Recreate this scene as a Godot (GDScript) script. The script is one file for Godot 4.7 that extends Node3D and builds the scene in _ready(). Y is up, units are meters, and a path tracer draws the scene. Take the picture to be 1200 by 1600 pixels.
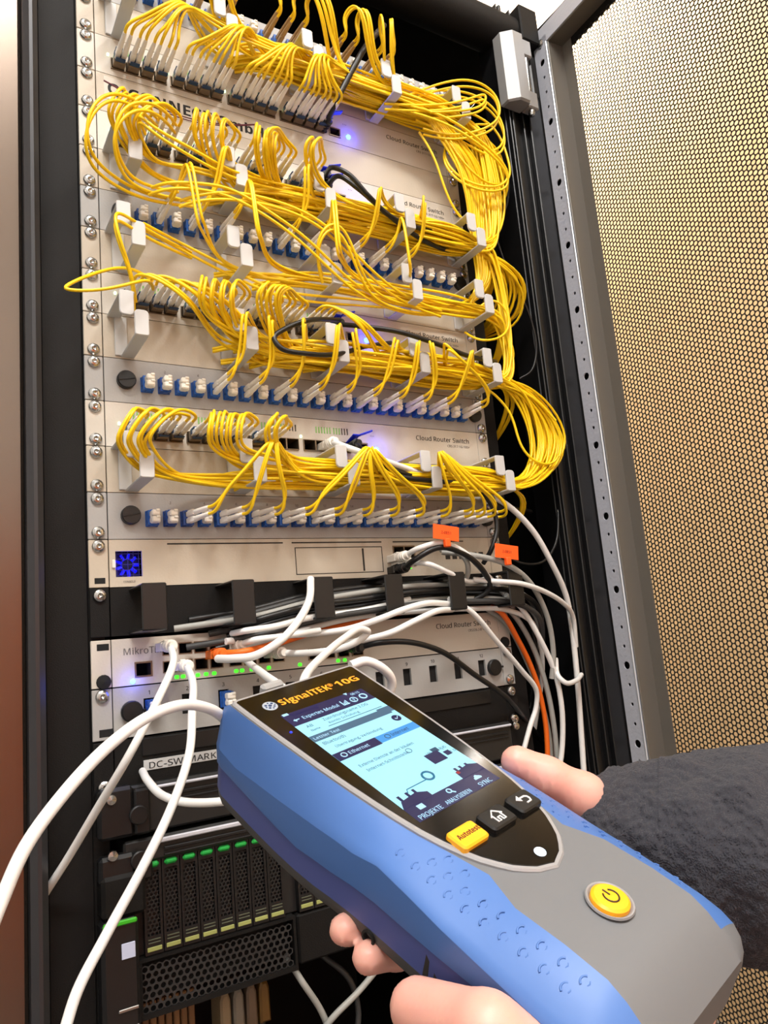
extends Node3D
# Rack space: millimetres, x across the rack from its centre, y up from the seam above the top switch, z out of the rack front.
const Y0 := 1800.0
const U := 44.45
const ORD := ["first", "second", "third", "fourth", "fifth", "sixth", "seventh", "eighth", "ninth", "tenth", "eleventh", "twelfth", "thirteenth", "fourteenth", "fifteenth", "sixteenth", "seventeenth", "eighteenth", "nineteenth", "twentieth", "twenty-first", "twenty-second", "twenty-third", "twenty-fourth"]
const CABLES := [
	["network_cable", "white network cable running from the copper switch down behind the left edge", "w", 3.2, [-179, -635, 32, -188, -650, 70, -208, -674, 100, -234, -713, 110, -253, -758, 70, -268, -797, 30, -279, -819, 12, -284, -828, 6], 1, "", []],
	["network_cable", "white network cable hanging from the copper switch in front of the drive handles", "w", 3.2, [-165, -654, 32, -175, -669, 80, -189, -688, 120, -202, -717, 150, -222, -748, 170, -247, -777, 190, -274, -805, 210, -294, -824, 230, -303, -840, 240], 1, "", []],
	["network_cable", "white cable arching from the tester's top corner out past the neighbouring cabinet", "w", 3.2, [-208, -687, 250, -221, -679, 262, -239, -674, 272, -263, -677, 285, -289, -689, 300, -313, -707, 315, -330, -725, 325, -340, -744, 330, -348, -761, 335], 0, "", []],
	["network_cable", "thick white cable curving from the black hooks to the middle of the copper switch", "w", 3.6, [-47, -582, 55, -62, -603, 80, -83, -622, 100, -106, -639, 110, -126, -650, 100, -140, -651, 80, -144, -650, 55], 0, "", []],
	["network_cable", "short white cable sloping from the copper switch to the tester's top edge", "w", 3.2, [-102, -653, 12, -115, -658, 60, -139, -666, 150, -159, -676, 235, -165, -684, 262], 0, "", []],
	["network_cable", "white cable looping beside the black plug and down to the tester's top edge", "w", 3.2, [-72, -650, 30, -61, -652, 50, -35, -651, 80, -21, -645, 95, -14, -638, 100, -25, -635, 105, -57, -643, 130, -97, -655, 170, -137, -667, 220, -158, -679, 255], 1, "", []],
	["network_cable", "upper of two white cables bending back at the third black hook", "w", 3.2, [130, -614, 40, 78, -613, 66, 47, -618, 70, 19, -626, 64, -10, -633, 50, -45, -634, 34, -88, -633, 24, -127, -635, 30], 0, "", []],
	["network_cable", "lower of two white cables bending back at the third black hook", "w", 3.2, [130, -620, 40, 89, -622, 66, 56, -631, 72, 28, -640, 72, 9, -644, 60, -6, -646, 40], 0, "", []],
	["network_cable", "white cable plugged into the copper switch beside the orange cable, bundled to the right", "w", 3.0, [-113, -639, 30, -106, -636, 52, -82, -635, 56, -39, -632, 50], 1, "", []],
	["network_cable", "white cable lying over the orange cable at the copper switch", "w", 3.0, [-119, -628, 26, -114, -627, 50, -85, -625, 50, -48, -619, 44, 15, -615, 34, 82, -605, 30], 0, "", []],
	["network_cable", "orange network cable plugged into the copper switch", "o", 3.2, [-132, -646, 30, -117, -646, 46, -79, -641, 34, -21, -631, 14, 61, -620, 8, 167, -614, 8, 209, -622, 20, 246, -661, 10, 276, -713, 0, 287, -764, -5, 287, -818, -10], 2, "", []],
	["network_cable", "pale cable hanging from the black hooks beside the orange cable", "g", 3.2, [205, -613, 20, 234, -628, 18, 266, -670, 12, 284, -721, 8, 291, -772, 5, 293, -825, 0], 0, "", []],
	["network_cable", "grey cable hanging nearest the orange one at the right side", "g", 3.2, [201, -620, 12, 231, -638, 8, 260, -681, 2, 282, -729, -5, 293, -780, -8, 293, -830, -12], 0, "", []],
	["network_cable", "white cable running down right of the grey ones to the sleeve", "w", 3.2, [214, -607, 34, 239, -623, 30, 267, -663, 26, 288, -706, 22, 295, -749, 18, 293, -794, 12, 281, -834, 8], 0, "", []],
	["network_cable", "white cable crossing the right end of the copper switch and bending back in a hook", "w", 3.0, [126, -608, 40, 152, -623, 44, 192, -658, 34, 237, -696, 20, 265, -722, 10, 266, -742, 5, 253, -763, 5, 234, -797, 5], 0, "", []],
	["network_cable", "thick white cable sweeping from the lowest ring plate down the right side", "w", 3.6, [158, -466, 20, 200, -478, 20, 230, -498, 34, 268, -530, 34, 297, -571, 30, 324, -611, 20, 337, -655, 10, 340, -715, 5, 340, -779, 0, 334, -847, 0], 0, "", []],
	["network_cable", "white cable leaving the last black hook to join the thick one on the right", "w", 3.0, [164, -588, 40, 188, -592, 50, 220, -596, 54, 263, -606, 46, 304, -621, 34, 331, -637, 20, 342, -676, 8], 0, "", []],
	["network_cable", "short white hook of cable at the right post", "w", 3.0, [299, -688, 14, 288, -707, 26, 293, -716, 32, 316, -716, 26, 341, -711, 12], 0, "", []],
	["network_cable", "pale cable with an orange paper tag right of the last black hook", "g", 3.2, [128, -555, 34, 159, -562, 52, 200, -573, 56, 243, -595, 46, 275, -637, 34, 285, -680, 26, 283, -710, 20], 0, "", [192, -567, 62]],
	["network_cable", "white cable with an orange paper tag plugged into the plain white appliance", "w", 3.0, [81, -558, 30, 85, -553, 54, 109, -549, 62, 139, -559, 60, 171, -578, 48, 213, -603, 30, 250, -634, 10], 1, "", [105, -546, 68]],
	["network_cable", "second white cable from the appliance, sloping down to the black hooks", "w", 2.8, [86, -566, 30, 93, -570, 54, 121, -580, 52, 157, -590, 40, 191, -587, 30], 1, "", []],
	["network_cable", "curled grey cable at the appliance's ports", "g", 3.0, [138, -551, 20, 141, -557, 46, 150, -570, 50, 153, -587, 40, 135, -591, 30], 0, "", []],
	["power_cable", "black cord bowing from the appliance's ports over the black hooks", "k", 3.2, [80, -571, 28, 81, -564, 52, 104, -554, 62, 139, -561, 60, 170, -580, 52, 183, -598, 44, 172, -609, 32, 137, -610, 24], 3, "", []],
	["power_cable", "black cord running from the copper switch across the numbered slots", "k", 3.0, [16, -652, 26, 29, -649, 44, 62, -651, 52, 102, -664, 52, 149, -692, 42, 208, -723, 20, 263, -761, -10, 330, -797, -60], 3, "", []],
	["power_cable", "black cord hanging from the lowest ring plate past the last patch panel", "k", 2.8, [40, -451, 34, 58, -472, 52, 116, -478, 52, 176, -481, 46, 200, -503, 44, 202, -530, 46, 192, -554, 44, 189, -569, 30], 0, "", []],
	["power_cable", "second black cord from the lowest switch through the ring plate", "k", 2.8, [36, -432, 22, 26, -447, 52, 47, -465, 58, 103, -474, 46, 170, -478, 40, 242, -497, 20, 320, -496, -20], 3, "", []],
	["network_cable", "white cable plugged into the lowest fibre switch", "w", 3.4, [6, -432, 24, 6, -448, 58, 39, -458, 60, 90, -466, 48, 152, -471, 28], 1, "", []],
	["power_cable", "black cord arching from the second switch to the ring plate below it", "k", 2.8, [29, -105, 16, 20, -118, 50, 32, -132, 64, 53, -153, 66, 85, -168, 60, 140, -164, 46, 187, -152, 36, 256, -127, 10], 3, "", []],
	["power_cable", "lower black cord from the second switch to the ring plate below it", "k", 2.8, [32, -115, 14, 31, -122, 44, 48, -141, 56, 81, -159, 54, 126, -172, 44, 179, -173, 30, 250, -148, 0], 3, "", []],
	["power_cable", "black cord from the third switch passing to the right above the thickest bundle", "k", 2.8, [27, -293, 22, 33, -308, 54, 75, -313, 66, 126, -320, 66, 178, -324, 56, 245, -314, 30], 3, "", []],
	["power_cable", "black cord looping left of the third switch's last cages", "k", 2.6, [18, -297, 40, -37, -319, 70, -64, -333, 72, -77, -345, 74, -71, -356, 76, -42, -357, 74, -2, -348, 62, 45, -326, 44, 89, -310, 30], 0, "", []],
	["power_cable", "black cord rising from the top switch's management port", "k", 3.6, [38, -31, 16, 35, -27, 40, 52, 9, 50, 78, 57, 54, 118, 113, 40], 3, "", []],
	["thin_cable", "thin black cable drooping down the hinge post beside the loops", "k", 1.6, [358, 1, -20, 327, -59, 0, 291, -112, 10, 297, -149, 10, 319, -190, 8, 339, -233, 6, 344, -273, 4, 333, -305, 0, 320, -314, -10], 0, "", []],
	["thin_cable", "thin black cable hanging between the last plates and the hinge post", "k", 1.6, [359, -471, -10, 348, -508, 0, 333, -543, 4, 305, -566, 6, 269, -567, 6, 250, -556, 0], 0, "", []],
	["network_cable", "short white cable end curling over the far corner of the tester's top", "w", 3.4, [-107, -663, 232, -94, -661, 232, -81, -667, 232, -71, -677, 228, -71, -690, 222], 0, "", []],
	["network_cable", "short white cable curling from the labelled black switch behind the tester", "w", 3.4, [-201, -742, 6, -205, -746, 40, -201, -755, 70, -188, -760, 90, -160, -763, 100, -133, -762, 100], 0, "", []],
	["network_cable", "black cable lying first from the top in the black hooks", "k", 3.1, [-155, -612.0, 10, -95, -606.0, 14, -40, -596.0, 17, 20, -590.0, 14, 95, -588.0, 14, 160, -587.0, 14, 222, -592.0, 14, 262, -610.0, 10, 289, -660.0, 0, 290, -740.0, -30], 0, "cables in the black hooks", []],
	["network_cable", "dark grey cable lying second from the top in the black hooks", "d", 3.1, [-140, -615.6, 10, -95, -609.6, 21, -40, -599.6, 24, 20, -594.6, 21, 95, -591.6, 21, 160, -590.6, 21, 222, -595.6, 21, 262, -613.6, 17, 279, -663.6, 0, 290, -743.6, -30], 0, "cables in the black hooks", []],
	["network_cable", "grey cable lying third from the top in the black hooks", "g", 3.1, [-169, -619.2, 10, -95, -613.2, 28, -40, -603.2, 31, 20, -596.2, 28, 95, -591.2, 28, 160, -594.2, 28, 222, -599.2, 28, 262, -617.2, 24, 286, -667.2, 0, 290, -747.2, -30], 0, "cables in the black hooks", []],
	["network_cable", "black cable lying fourth from the top in the black hooks", "k", 3.1, [-119, -622.8, 10, -95, -616.8, 35, -40, -606.8, 38, 20, -602.8, 35, 95, -597.8, 35, 160, -597.8, 35, 222, -602.8, 35, 262, -620.8, 31, 293, -670.8, 0, 290, -750.8, -30], 0, "cables in the black hooks", []],
	["network_cable", "dark grey cable lying fifth from the top in the black hooks", "d", 3.1, [-136, -626.4, 10, -95, -620.4, 16, -40, -610.4, 19, 20, -604.4, 16, 95, -600.4, 16, 160, -601.4, 16, 222, -606.4, 16, 262, -624.4, 12, 282, -674.4, 0, 290, -754.4, -30], 0, "cables in the black hooks", []],
	["network_cable", "black cable lying sixth from the top in the black hooks", "k", 3.1, [-118, -630.0, 10, -95, -624.0, 23, -40, -614.0, 26, 20, -610.0, 23, 95, -604.0, 23, 160, -605.0, 23, 222, -610.0, 23, 262, -628.0, 19, 283, -678.0, 0, 290, -758.0, -30], 0, "cables in the black hooks", []],
	["network_cable", "grey cable lying seventh from the top in the black hooks", "g", 3.1, [-110, -633.6, 10, -95, -627.6, 30, -40, -617.6, 33, 20, -613.6, 30, 95, -607.6, 30, 160, -608.6, 30, 222, -613.6, 30, 262, -631.6, 26, 285, -681.6, 0, 290, -761.6, -30], 0, "cables in the black hooks", []],
	["network_cable", "dark grey cable lying eighth from the top in the black hooks", "d", 3.1, [-158, -637.2, 10, -95, -631.2, 37, -40, -621.2, 40, 20, -616.2, 37, 95, -611.2, 37, 160, -612.2, 37, 222, -617.2, 37, 262, -635.2, 33, 286, -685.2, 0, 290, -765.2, -30], 0, "cables in the black hooks", []],
	["network_cable", "black cable lying ninth from the top in the black hooks", "k", 3.1, [-130, -640.8, 10, -95, -634.8, 18, -40, -624.8, 21, 20, -615.8, 18, 95, -614.8, 18, 160, -615.8, 18, 222, -620.8, 18, 262, -638.8, 14, 279, -688.8, 0, 290, -768.8, -30], 0, "cables in the black hooks", []],
	["network_cable", "white cable lying tenth from the top in the black hooks", "w", 3.1, [-116, -644.4, 10, -95, -638.4, 25, -40, -628.4, 28, 20, -620.4, 25, 95, -618.4, 25, 160, -619.4, 25, 222, -624.4, 25, 262, -642.4, 21, 289, -692.4, 0, 290, -772.4, -30], 0, "cables in the black hooks", []],
	["network_cable", "grey cable slanting down in the dark below the servers", "g", 3.0, [-66, -932, -30, -61, -953, 0, -43, -984, 0, -32, -1012, 0], 0, "", []],
	["network_cable", "pale grey cable crossing another in the dark below the servers", "g", 3.0, [31, -962, 0, -6, -977, 10, -35, -991, 10, -52, -1011, 0], 0, "", []],
	["network_cable", "dim grey cable curving behind the crossed pair below the servers", "d", 3.0, [-11, -961, -60, 10, -985, -40, 18, -1018, -40, 12, -1046, -40], 0, "", []],
]
const LOOSE := [
	["single yellow cord looping far out over the left rail", [-182, -284, 30, -204, -277, 40, -240, -300, 60, -265, -322, 70, -269, -327, 72, -249, -328, 78, -223, -320, 80, -196, -303, 70, -185, -296, 40], [0]],
	["yellow cord pair hanging over the upper ring at the left rail and running down", [-138, -243, 20, -182, -243, 40, -211, -246, 64, -224, -248, 72, -226, -260, 76, -219, -280, 72, -209, -297, 60, -201, -318, 40], [-1, 1]],
	["yellow cord pair running from the first third-plate ring across to the middle", [-195, -238, 50, -160, -237, 30, -113, -252, 26, -81, -265, 30, -50, -279, 40, 15, -272, 34, 124, -258, 26], [-1, 1]],
	["yellow cord pair crossing the upper patch panel from left to centre in a long diagonal", [-186, -201, 50, -174, -201, 66, -146, -198, 74, -114, -198, 76, -75, -213, 76, -31, -233, 72, 18, -261, 60, 74, -272, 46, 167, -261, 30, 218, -236, 30], [-1, 1]],
	["yellow cord pair arching above the upper patch panel to the second ring plate's middle", [-161, -214, 60, -145, -208, 70, -108, -200, 76, -67, -199, 76, -14, -207, 72, 34, -236, 64, 90, -261, 50, 164, -264, 34], [-1, 1]],
	["yellow cord looping at the middle of the upper patch panel", [-4, -259, 50, -15, -242, 60, -17, -224, 74, -2, -209, 78, 13, -218, 76, 32, -247, 66, 63, -271, 50, 154, -263, 36], [-1, 1]],
	["loose yellow loop hanging out at the right of the third ring plate", [224, -244, 30, 244, -229, 40, 260, -243, 46, 263, -266, 46, 241, -286, 46, 215, -290, 40, 211, -272, 20], [-1]],
	["second loose yellow loop hanging below it at the right", [228, -252, 30, 255, -262, 34, 273, -286, 34, 275, -306, 30, 254, -325, 30, 228, -322, 24], [-1]],
	["yellow slack coil, the largest, at the upper right", [140, -2, 46, 187, -14, 60, 242, -36, 64, 279, -60, 60, 276, -77, 54, 235, -88, 50, 204, -73, 40, 195, -37, 30, 236, 15, 26, 278, 26, 30], [-1, 1]],
	["yellow slack coil reaching highest at the upper right", [125, 7, 40, 191, 45, 50, 245, 68, 52, 280, 58, 54, 283, 25, 54, 259, 1, 50, 197, -23, 44, 164, -19, 36], [-1, 1]],
	["yellow slack coil curling back early at the upper right", [106, -4, 40, 172, 2, 56, 228, 28, 60, 257, 46, 60, 247, 24, 62, 207, 2, 62, 162, -9, 54], [-1, 1]],
	["yellow slack coil between two larger ones at the upper right", [160, 3, 30, 222, -13, 40, 274, -25, 40, 304, 13, 38, 289, 54, 36, 236, 62, 34, 164, 36, 30], [-1, 1]],
	["yellow slack coil hanging lowest at the upper right", [195, -4, 36, 214, -53, 50, 253, -75, 50, 296, -51, 46, 300, -13, 40, 288, 36, 34, 218, 46, 28], [-1]],
	["yellow cord running in front of the Q label plate's right end", [161, -14, 34, 177, -49, 40, 187, -91, 40, 203, -120, 36, 230, -128, 30], [-1]],
	["yellow cord end standing out at the right of the lowest loops", [220, -348, 36, 253, -379, 40, 259, -420, 40, 279, -444, 44, 303, -445, 46, 312, -434, 50], [-1]],
	["yellow cord end standing out above the lowest loops", [232, -334, 36, 275, -353, 44, 303, -368, 46, 318, -389, 48], [-1]],
	["big yellow loop lifting off the second switch at the far left", [-175, -117, 44, -203, -131, 80, -232, -146, 96, -252, -175, 96, -250, -201, 84, -227, -204, 60, -187, -202, 40, -140, -193, 34], [-1, 1]],
	["yellow loop rising from the first cages of the second switch", [-156, -119, 44, -186, -135, 84, -213, -149, 96, -228, -174, 92, -222, -193, 74, -201, -198, 50, -155, -191, 40], [-1, 1]],
	["yellow cord pair arching across the second switch to its third ring", [-193, -151, 60, -203, -145, 80, -190, -160, 84, -151, -167, 76, -103, -168, 60, -50, -155, 44, 25, -147, 36], [-1, 1]],
	["yellow cord pair running down beside the upper switches, first of the trunk", [168, 23, 30, 190, -22, 40, 209, -60, 44, 218, -98, 44, 225, -132, 36, 228, -175, 34, 227, -211, 36, 212, -239, 34], [-1, 1]],
	["yellow cord pair running down beside the upper switches, second of the trunk", [170, 22, 31, 192, -22, 40, 213, -58, 43, 223, -96, 42, 228, -131, 35, 231, -174, 33, 230, -210, 35, 213, -238, 33], [-1, 1]],
	["yellow cord pair running down beside the upper switches, third of the trunk", [172, 20, 32, 194, -21, 40, 217, -57, 42, 228, -93, 40, 232, -130, 34, 234, -173, 32, 233, -209, 34, 213, -238, 32], [-1, 1]],
	["yellow cord pair running down beside the upper switches, fourth of the trunk", [174, 18, 33, 196, -20, 40, 221, -55, 41, 233, -91, 38, 235, -128, 33, 237, -172, 31, 236, -208, 33, 214, -237, 31], [-1, 1]],
	["yellow cord pair running down beside the upper switches, fifth of the trunk", [176, 16, 34, 199, -20, 40, 225, -53, 40, 238, -88, 36, 239, -127, 32, 240, -171, 30, 239, -207, 32, 215, -237, 30], [-1, 1]],
	["yellow cord pair running down beside the upper switches, sixth of the trunk", [178, 14, 35, 201, -19, 40, 229, -51, 39, 243, -86, 34, 242, -126, 31, 243, -169, 29, 242, -206, 31, 216, -236, 29], [-1, 1]],
	["yellow cord pair running down beside the upper switches, seventh of the trunk", [180, 12, 36, 203, -18, 40, 233, -50, 38, 248, -83, 32, 246, -124, 30, 246, -168, 28, 245, -205, 30, 217, -235, 28], [-1, 1]],
	["yellow cord pair running down beside the upper switches, eighth of the trunk", [182, 10, 37, 205, -18, 40, 238, -48, 37, 253, -81, 30, 249, -123, 29, 249, -167, 27, 248, -204, 29, 218, -235, 27], [-1, 1]],
	["yellow cord pair running down beside the upper switches, ninth of the trunk", [184, 8, 38, 207, -17, 40, 242, -46, 36, 258, -78, 28, 253, -121, 28, 252, -166, 26, 252, -203, 28, 219, -234, 26], [-1, 1]],
	["yellow cord pair running down beside the upper switches, tenth of the trunk", [186, 7, 39, 209, -16, 40, 246, -44, 35, 264, -76, 26, 256, -120, 27, 255, -165, 25, 255, -202, 27, 219, -234, 25], [-1, 1]],
	["yellow cord pair running down beside the upper switches, eleventh of the trunk", [188, 5, 40, 211, -16, 40, 250, -42, 34, 269, -73, 24, 260, -119, 26, 258, -164, 24, 258, -201, 26, 220, -233, 24], [-1, 1]],
	["yellow cord pair running down beside the upper switches, twelfth of the trunk", [191, 3, 41, 213, -15, 40, 254, -41, 33, 274, -71, 22, 263, -117, 25, 261, -163, 23, 261, -200, 25, 221, -232, 23], [-1, 1]],
]
const THUMB := [-73.5, -158.7, -44.8, -76.0, -194.5, -22.6, -60.0, -222.1, -37.5, -20.0, -262.0, -105.0]
const SLEEVE := [109.0, -124.2, -56.8, 22, 113.7, -130.8, -53.6, 30, 114.9, -143.3, -51.6, 38, 118.5, -158.5, -50.1, 46, 125.9, -177.0, -47.0, 53, 134.3, -195.5, -41.0, 57, 147.6, -218.1, -32.7, 60, 165.2, -244.9, -23.6, 63, 191.8, -281.1, -14.3, 66]
var rng := RandomNumberGenerator.new()
var M := {}
var F := {}

# ---------------------------------------------------------------- mesh builder (millimetres in, metres out)
class MB:
	var v := PackedVector3Array()
	var n := PackedVector3Array()
	var ix := PackedInt32Array()
	func tri(a: Vector3, b: Vector3, c: Vector3, na: Vector3, nb: Vector3, nc: Vector3) -> void:
		var k := v.size()
		v.append(a); v.append(b); v.append(c)
		n.append(na); n.append(nb); n.append(nc)
		ix.append(k)
		if (b - a).cross(c - a).dot(na + nb + nc) > 0.0:
			ix.append(k + 2); ix.append(k + 1)
		else:
			ix.append(k + 1); ix.append(k + 2)
	func quad(a: Vector3, b: Vector3, c: Vector3, d: Vector3, nn: Vector3) -> void:
		tri(a, b, c, nn, nn, nn); tri(a, c, d, nn, nn, nn)
	func box(c: Vector3, s: Vector3, bev := 0.0, bs := Basis()) -> void:
		var h := s * 0.5
		var e: float = minf(bev, minf(h.x, minf(h.y, h.z)) * 0.99)
		for ax in 3:
			for sg in [-1.0, 1.0]:
				var i := (ax + 1) % 3
				var j := (ax + 2) % 3
				var nn := Vector3(); nn[ax] = sg
				var p := []
				for q in [[-1, -1], [1, -1], [1, 1], [-1, 1]]:
					var w := Vector3(); w[ax] = sg * h[ax]; w[i] = q[0] * (h[i] - e); w[j] = q[1] * (h[j] - e)
					p.append(c + bs * w)
				quad(p[0], p[1], p[2], p[3], bs * nn)
		if e <= 0.0: return
		for ax in 3:
			var i := (ax + 1) % 3
			var j := (ax + 2) % 3
			for si in [-1.0, 1.0]:
				for sj in [-1.0, 1.0]:
					var p := []
					for q in [[-1, 0], [1, 0], [1, 1], [-1, 1]]:
						var w := Vector3(); w[ax] = q[0] * (h[ax] - e)
						w[i] = si * (h[i] - (e if q[1] == 1 else 0.0)); w[j] = sj * (h[j] - (0.0 if q[1] == 1 else e))
						p.append(c + bs * w)
					var nn := Vector3(); nn[i] = si; nn[j] = sj
					quad(p[0], p[1], p[2], p[3], (bs * nn).normalized())
		for sx in [-1.0, 1.0]:
			for sy in [-1.0, 1.0]:
				for sz in [-1.0, 1.0]:
					var s3 := Vector3(sx, sy, sz)
					var p := []
					for ax in 3:
						var w := s3 * (h - Vector3(e, e, e)); w[ax] = s3[ax] * h[ax]
						p.append(c + bs * w)
					var nn := (bs * s3).normalized()
					tri(p[0], p[1], p[2], nn, nn, nn)
	func tube(pts: PackedVector3Array, r: float, sides := 6, r2 := -1.0) -> void:
		var m := pts.size()
		if m < 2: return
		var k0 := v.size()
		var t0 := (pts[1] - pts[0]).normalized()
		var up := t0.cross(Vector3(0.31, 0.87, 0.39)).normalized()
		for i in m:
			var t := (pts[mini(i + 1, m - 1)] - pts[maxi(i - 1, 0)]).normalized()
			up = (up - t * up.dot(t)).normalized()
			var sd := t.cross(up)
			var rr := r if r2 < 0.0 else lerpf(r, r2, float(i) / (m - 1))
			for s in sides:
				var a := TAU * s / sides
				var d := up * cos(a) + sd * sin(a)
				n.append(d); v.append(pts[i] + d * rr)
		for i in m - 1:
			for s in sides:
				var a := k0 + i * sides + s
				var b := k0 + i * sides + (s + 1) % sides
				var c := a + sides
				var d := b + sides
				ix.append_array([a, c, b, b, c, d])
		for e in 2:
			var i := 0 if e == 0 else m - 1
			var t := (pts[0] - pts[1]).normalized() if e == 0 else (pts[m - 1] - pts[m - 2]).normalized()
			for s in range(1, sides - 1):
				tri(v[k0 + i * sides], v[k0 + i * sides + s], v[k0 + i * sides + s + 1], t, t, t)
	# profile of (radius, height) pairs turned round the axis bs.z through o
	func lathe(o: Vector3, prof: Array, sides := 16, bs := Basis()) -> void:
		for i in prof.size() - 1:
			var p: Vector2 = prof[i]
			var q: Vector2 = prof[i + 1]
			var nr := Vector2(q.y - p.y, -(q.x - p.x)).normalized()
			for s in sides:
				var a := TAU * s / sides
				var b := TAU * (s + 1) / sides
				var da := Vector3(cos(a), sin(a), 0)
				var db := Vector3(cos(b), sin(b), 0)
				var na := bs * (da * nr.x + Vector3(0, 0, nr.y))
				var nb := bs * (db * nr.x + Vector3(0, 0, nr.y))
				var A := o + bs * (da * p.x + Vector3(0, 0, p.y))
				var B := o + bs * (db * p.x + Vector3(0, 0, p.y))
				var C := o + bs * (db * q.x + Vector3(0, 0, q.y))
				var D := o + bs * (da * q.x + Vector3(0, 0, q.y))
				if p.x > 0.0: tri(A, B, C, na, nb, nb)
				if q.x > 0.0: tri(A, C, D, na, nb, na)
	# polygon in xy pushed from z0 to z1, with a chamfer of the top edge
	func prism(poly: PackedVector2Array, z0: float, z1: float, bev := 0.0, o := Vector3.ZERO, bs := Basis()) -> void:
		var m := poly.size()
		var top := poly
		if bev > 0.0:
			top = PackedVector2Array()
			var area := 0.0
			for i in m: area += poly[i].cross(poly[(i + 1) % m])
			var sg := 1.0 if area > 0.0 else -1.0
			for i in m:
				var e1 := (poly[i] - poly[(i + m - 1) % m]).normalized()
				var e2 := (poly[(i + 1) % m] - poly[i]).normalized()
				var nn := Vector2(-e1.y - e2.y, e1.x + e2.x)
				nn = nn.normalized() / maxf(0.4, sqrt((1.0 + e1.dot(e2)) * 0.5))
				top.append(poly[i] + nn * bev * sg)
		var idx := Geometry2D.triangulate_polygon(top)
		for i in range(0, idx.size(), 3):
			var a := top[idx[i]]; var b := top[idx[i + 1]]; var c := top[idx[i + 2]]
			tri(o + bs * Vector3(a.x, a.y, z1), o + bs * Vector3(b.x, b.y, z1), o + bs * Vector3(c.x, c.y, z1), bs.z, bs.z, bs.z)
		var ib := Geometry2D.triangulate_polygon(poly)
		for i in range(0, ib.size(), 3):
			var a := poly[ib[i]]; var b := poly[ib[i + 1]]; var c := poly[ib[i + 2]]
			tri(o + bs * Vector3(a.x, a.y, z0), o + bs * Vector3(b.x, b.y, z0), o + bs * Vector3(c.x, c.y, z0), -bs.z, -bs.z, -bs.z)
		var area2 := 0.0
		for i in m: area2 += poly[i].cross(poly[(i + 1) % m])
		var s2 := 1.0 if area2 > 0.0 else -1.0
		for i in m:
			var a := poly[i]; var b := poly[(i + 1) % m]
			var ta := top[i]; var tb := top[(i + 1) % m]
			var e := (b - a).normalized() * s2
			var nn := bs * Vector3(e.y, -e.x, 0)
			quad(o + bs * Vector3(a.x, a.y, z0), o + bs * Vector3(b.x, b.y, z0), o + bs * Vector3(b.x, b.y, z1 - bev), o + bs * Vector3(a.x, a.y, z1 - bev), nn)
			if bev > 0.0:
				quad(o + bs * Vector3(a.x, a.y, z1 - bev), o + bs * Vector3(b.x, b.y, z1 - bev), o + bs * Vector3(tb.x, tb.y, z1), o + bs * Vector3(ta.x, ta.y, z1), (nn + bs.z).normalized())
	# a plate from z0 to z1 with rectangular openings [x0, x1, y0, y1]
	func plate(x0: float, x1: float, y0: float, y1: float, z0: float, z1: float, holes: Array) -> void:
		var xs := [x0, x1]
		var ys := [y0, y1]
		for h in holes:
			xs.append_array([h[0], h[1]]); ys.append_array([h[2], h[3]])
		xs.sort(); ys.sort()
		for i in xs.size() - 1:
			if xs[i + 1] - xs[i] < 0.01: continue
			for j in ys.size() - 1:
				if ys[j + 1] - ys[j] < 0.01: continue
				var cx: float = (xs[i] + xs[i + 1]) * 0.5
				var cy: float = (ys[j] + ys[j + 1]) * 0.5
				var open := false
				for h in holes:
					if cx > h[0] and cx < h[1] and cy > h[2] and cy < h[3]: open = true
				if not open:
					quad(Vector3(xs[i], ys[j], z0), Vector3(xs[i + 1], ys[j], z0), Vector3(xs[i + 1], ys[j + 1], z0), Vector3(xs[i], ys[j + 1], z0), Vector3(0, 0, -1))
					quad(Vector3(xs[i], ys[j], z1), Vector3(xs[i + 1], ys[j], z1), Vector3(xs[i + 1], ys[j + 1], z1), Vector3(xs[i], ys[j + 1], z1), Vector3(0, 0, 1))
		for h in holes:
			wall(h[0], h[1], h[2], h[3], z0, z1, -1.0)
		wall(x0, x1, y0, y1, z0, z1, 1.0)
	func wall(x0: float, x1: float, y0: float, y1: float, z0: float, z1: float, sg: float) -> void:
		quad(Vector3(x0, y0, z0), Vector3(x0, y1, z0), Vector3(x0, y1, z1), Vector3(x0, y0, z1), Vector3(-sg, 0, 0))
		quad(Vector3(x1, y0, z0), Vector3(x1, y1, z0), Vector3(x1, y1, z1), Vector3(x1, y0, z1), Vector3(sg, 0, 0))
		quad(Vector3(x0, y0, z0), Vector3(x1, y0, z0), Vector3(x1, y0, z1), Vector3(x0, y0, z1), Vector3(0, -sg, 0))
		quad(Vector3(x0, y1, z0), Vector3(x1, y1, z0), Vector3(x1, y1, z1), Vector3(x0, y1, z1), Vector3(0, sg, 0))
	# a flat cell (corner polygon) with a round hole: front, back and the rim of the hole
	func cell(o: Vector3, outer: PackedVector2Array, r: float, z0: float, z1: float) -> void:
		var m := outer.size()
		for i in m:
			var a := outer[i]; var b := outer[(i + 1) % m]
			var ia := a.normalized() * r; var ib := b.normalized() * r
			for z in [z1, z0]:
				var nn := Vector3(0, 0, 1.0 if z == z1 else -1.0)
				quad(o + Vector3(a.x, a.y, z), o + Vector3(b.x, b.y, z), o + Vector3(ib.x, ib.y, z), o + Vector3(ia.x, ia.y, z), nn)
			var wn := -Vector3(ia.x + ib.x, ia.y + ib.y, 0).normalized()
			quad(o + Vector3(ia.x, ia.y, z0), o + Vector3(ib.x, ib.y, z0), o + Vector3(ib.x, ib.y, z1), o + Vector3(ia.x, ia.y, z1), wn)
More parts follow.
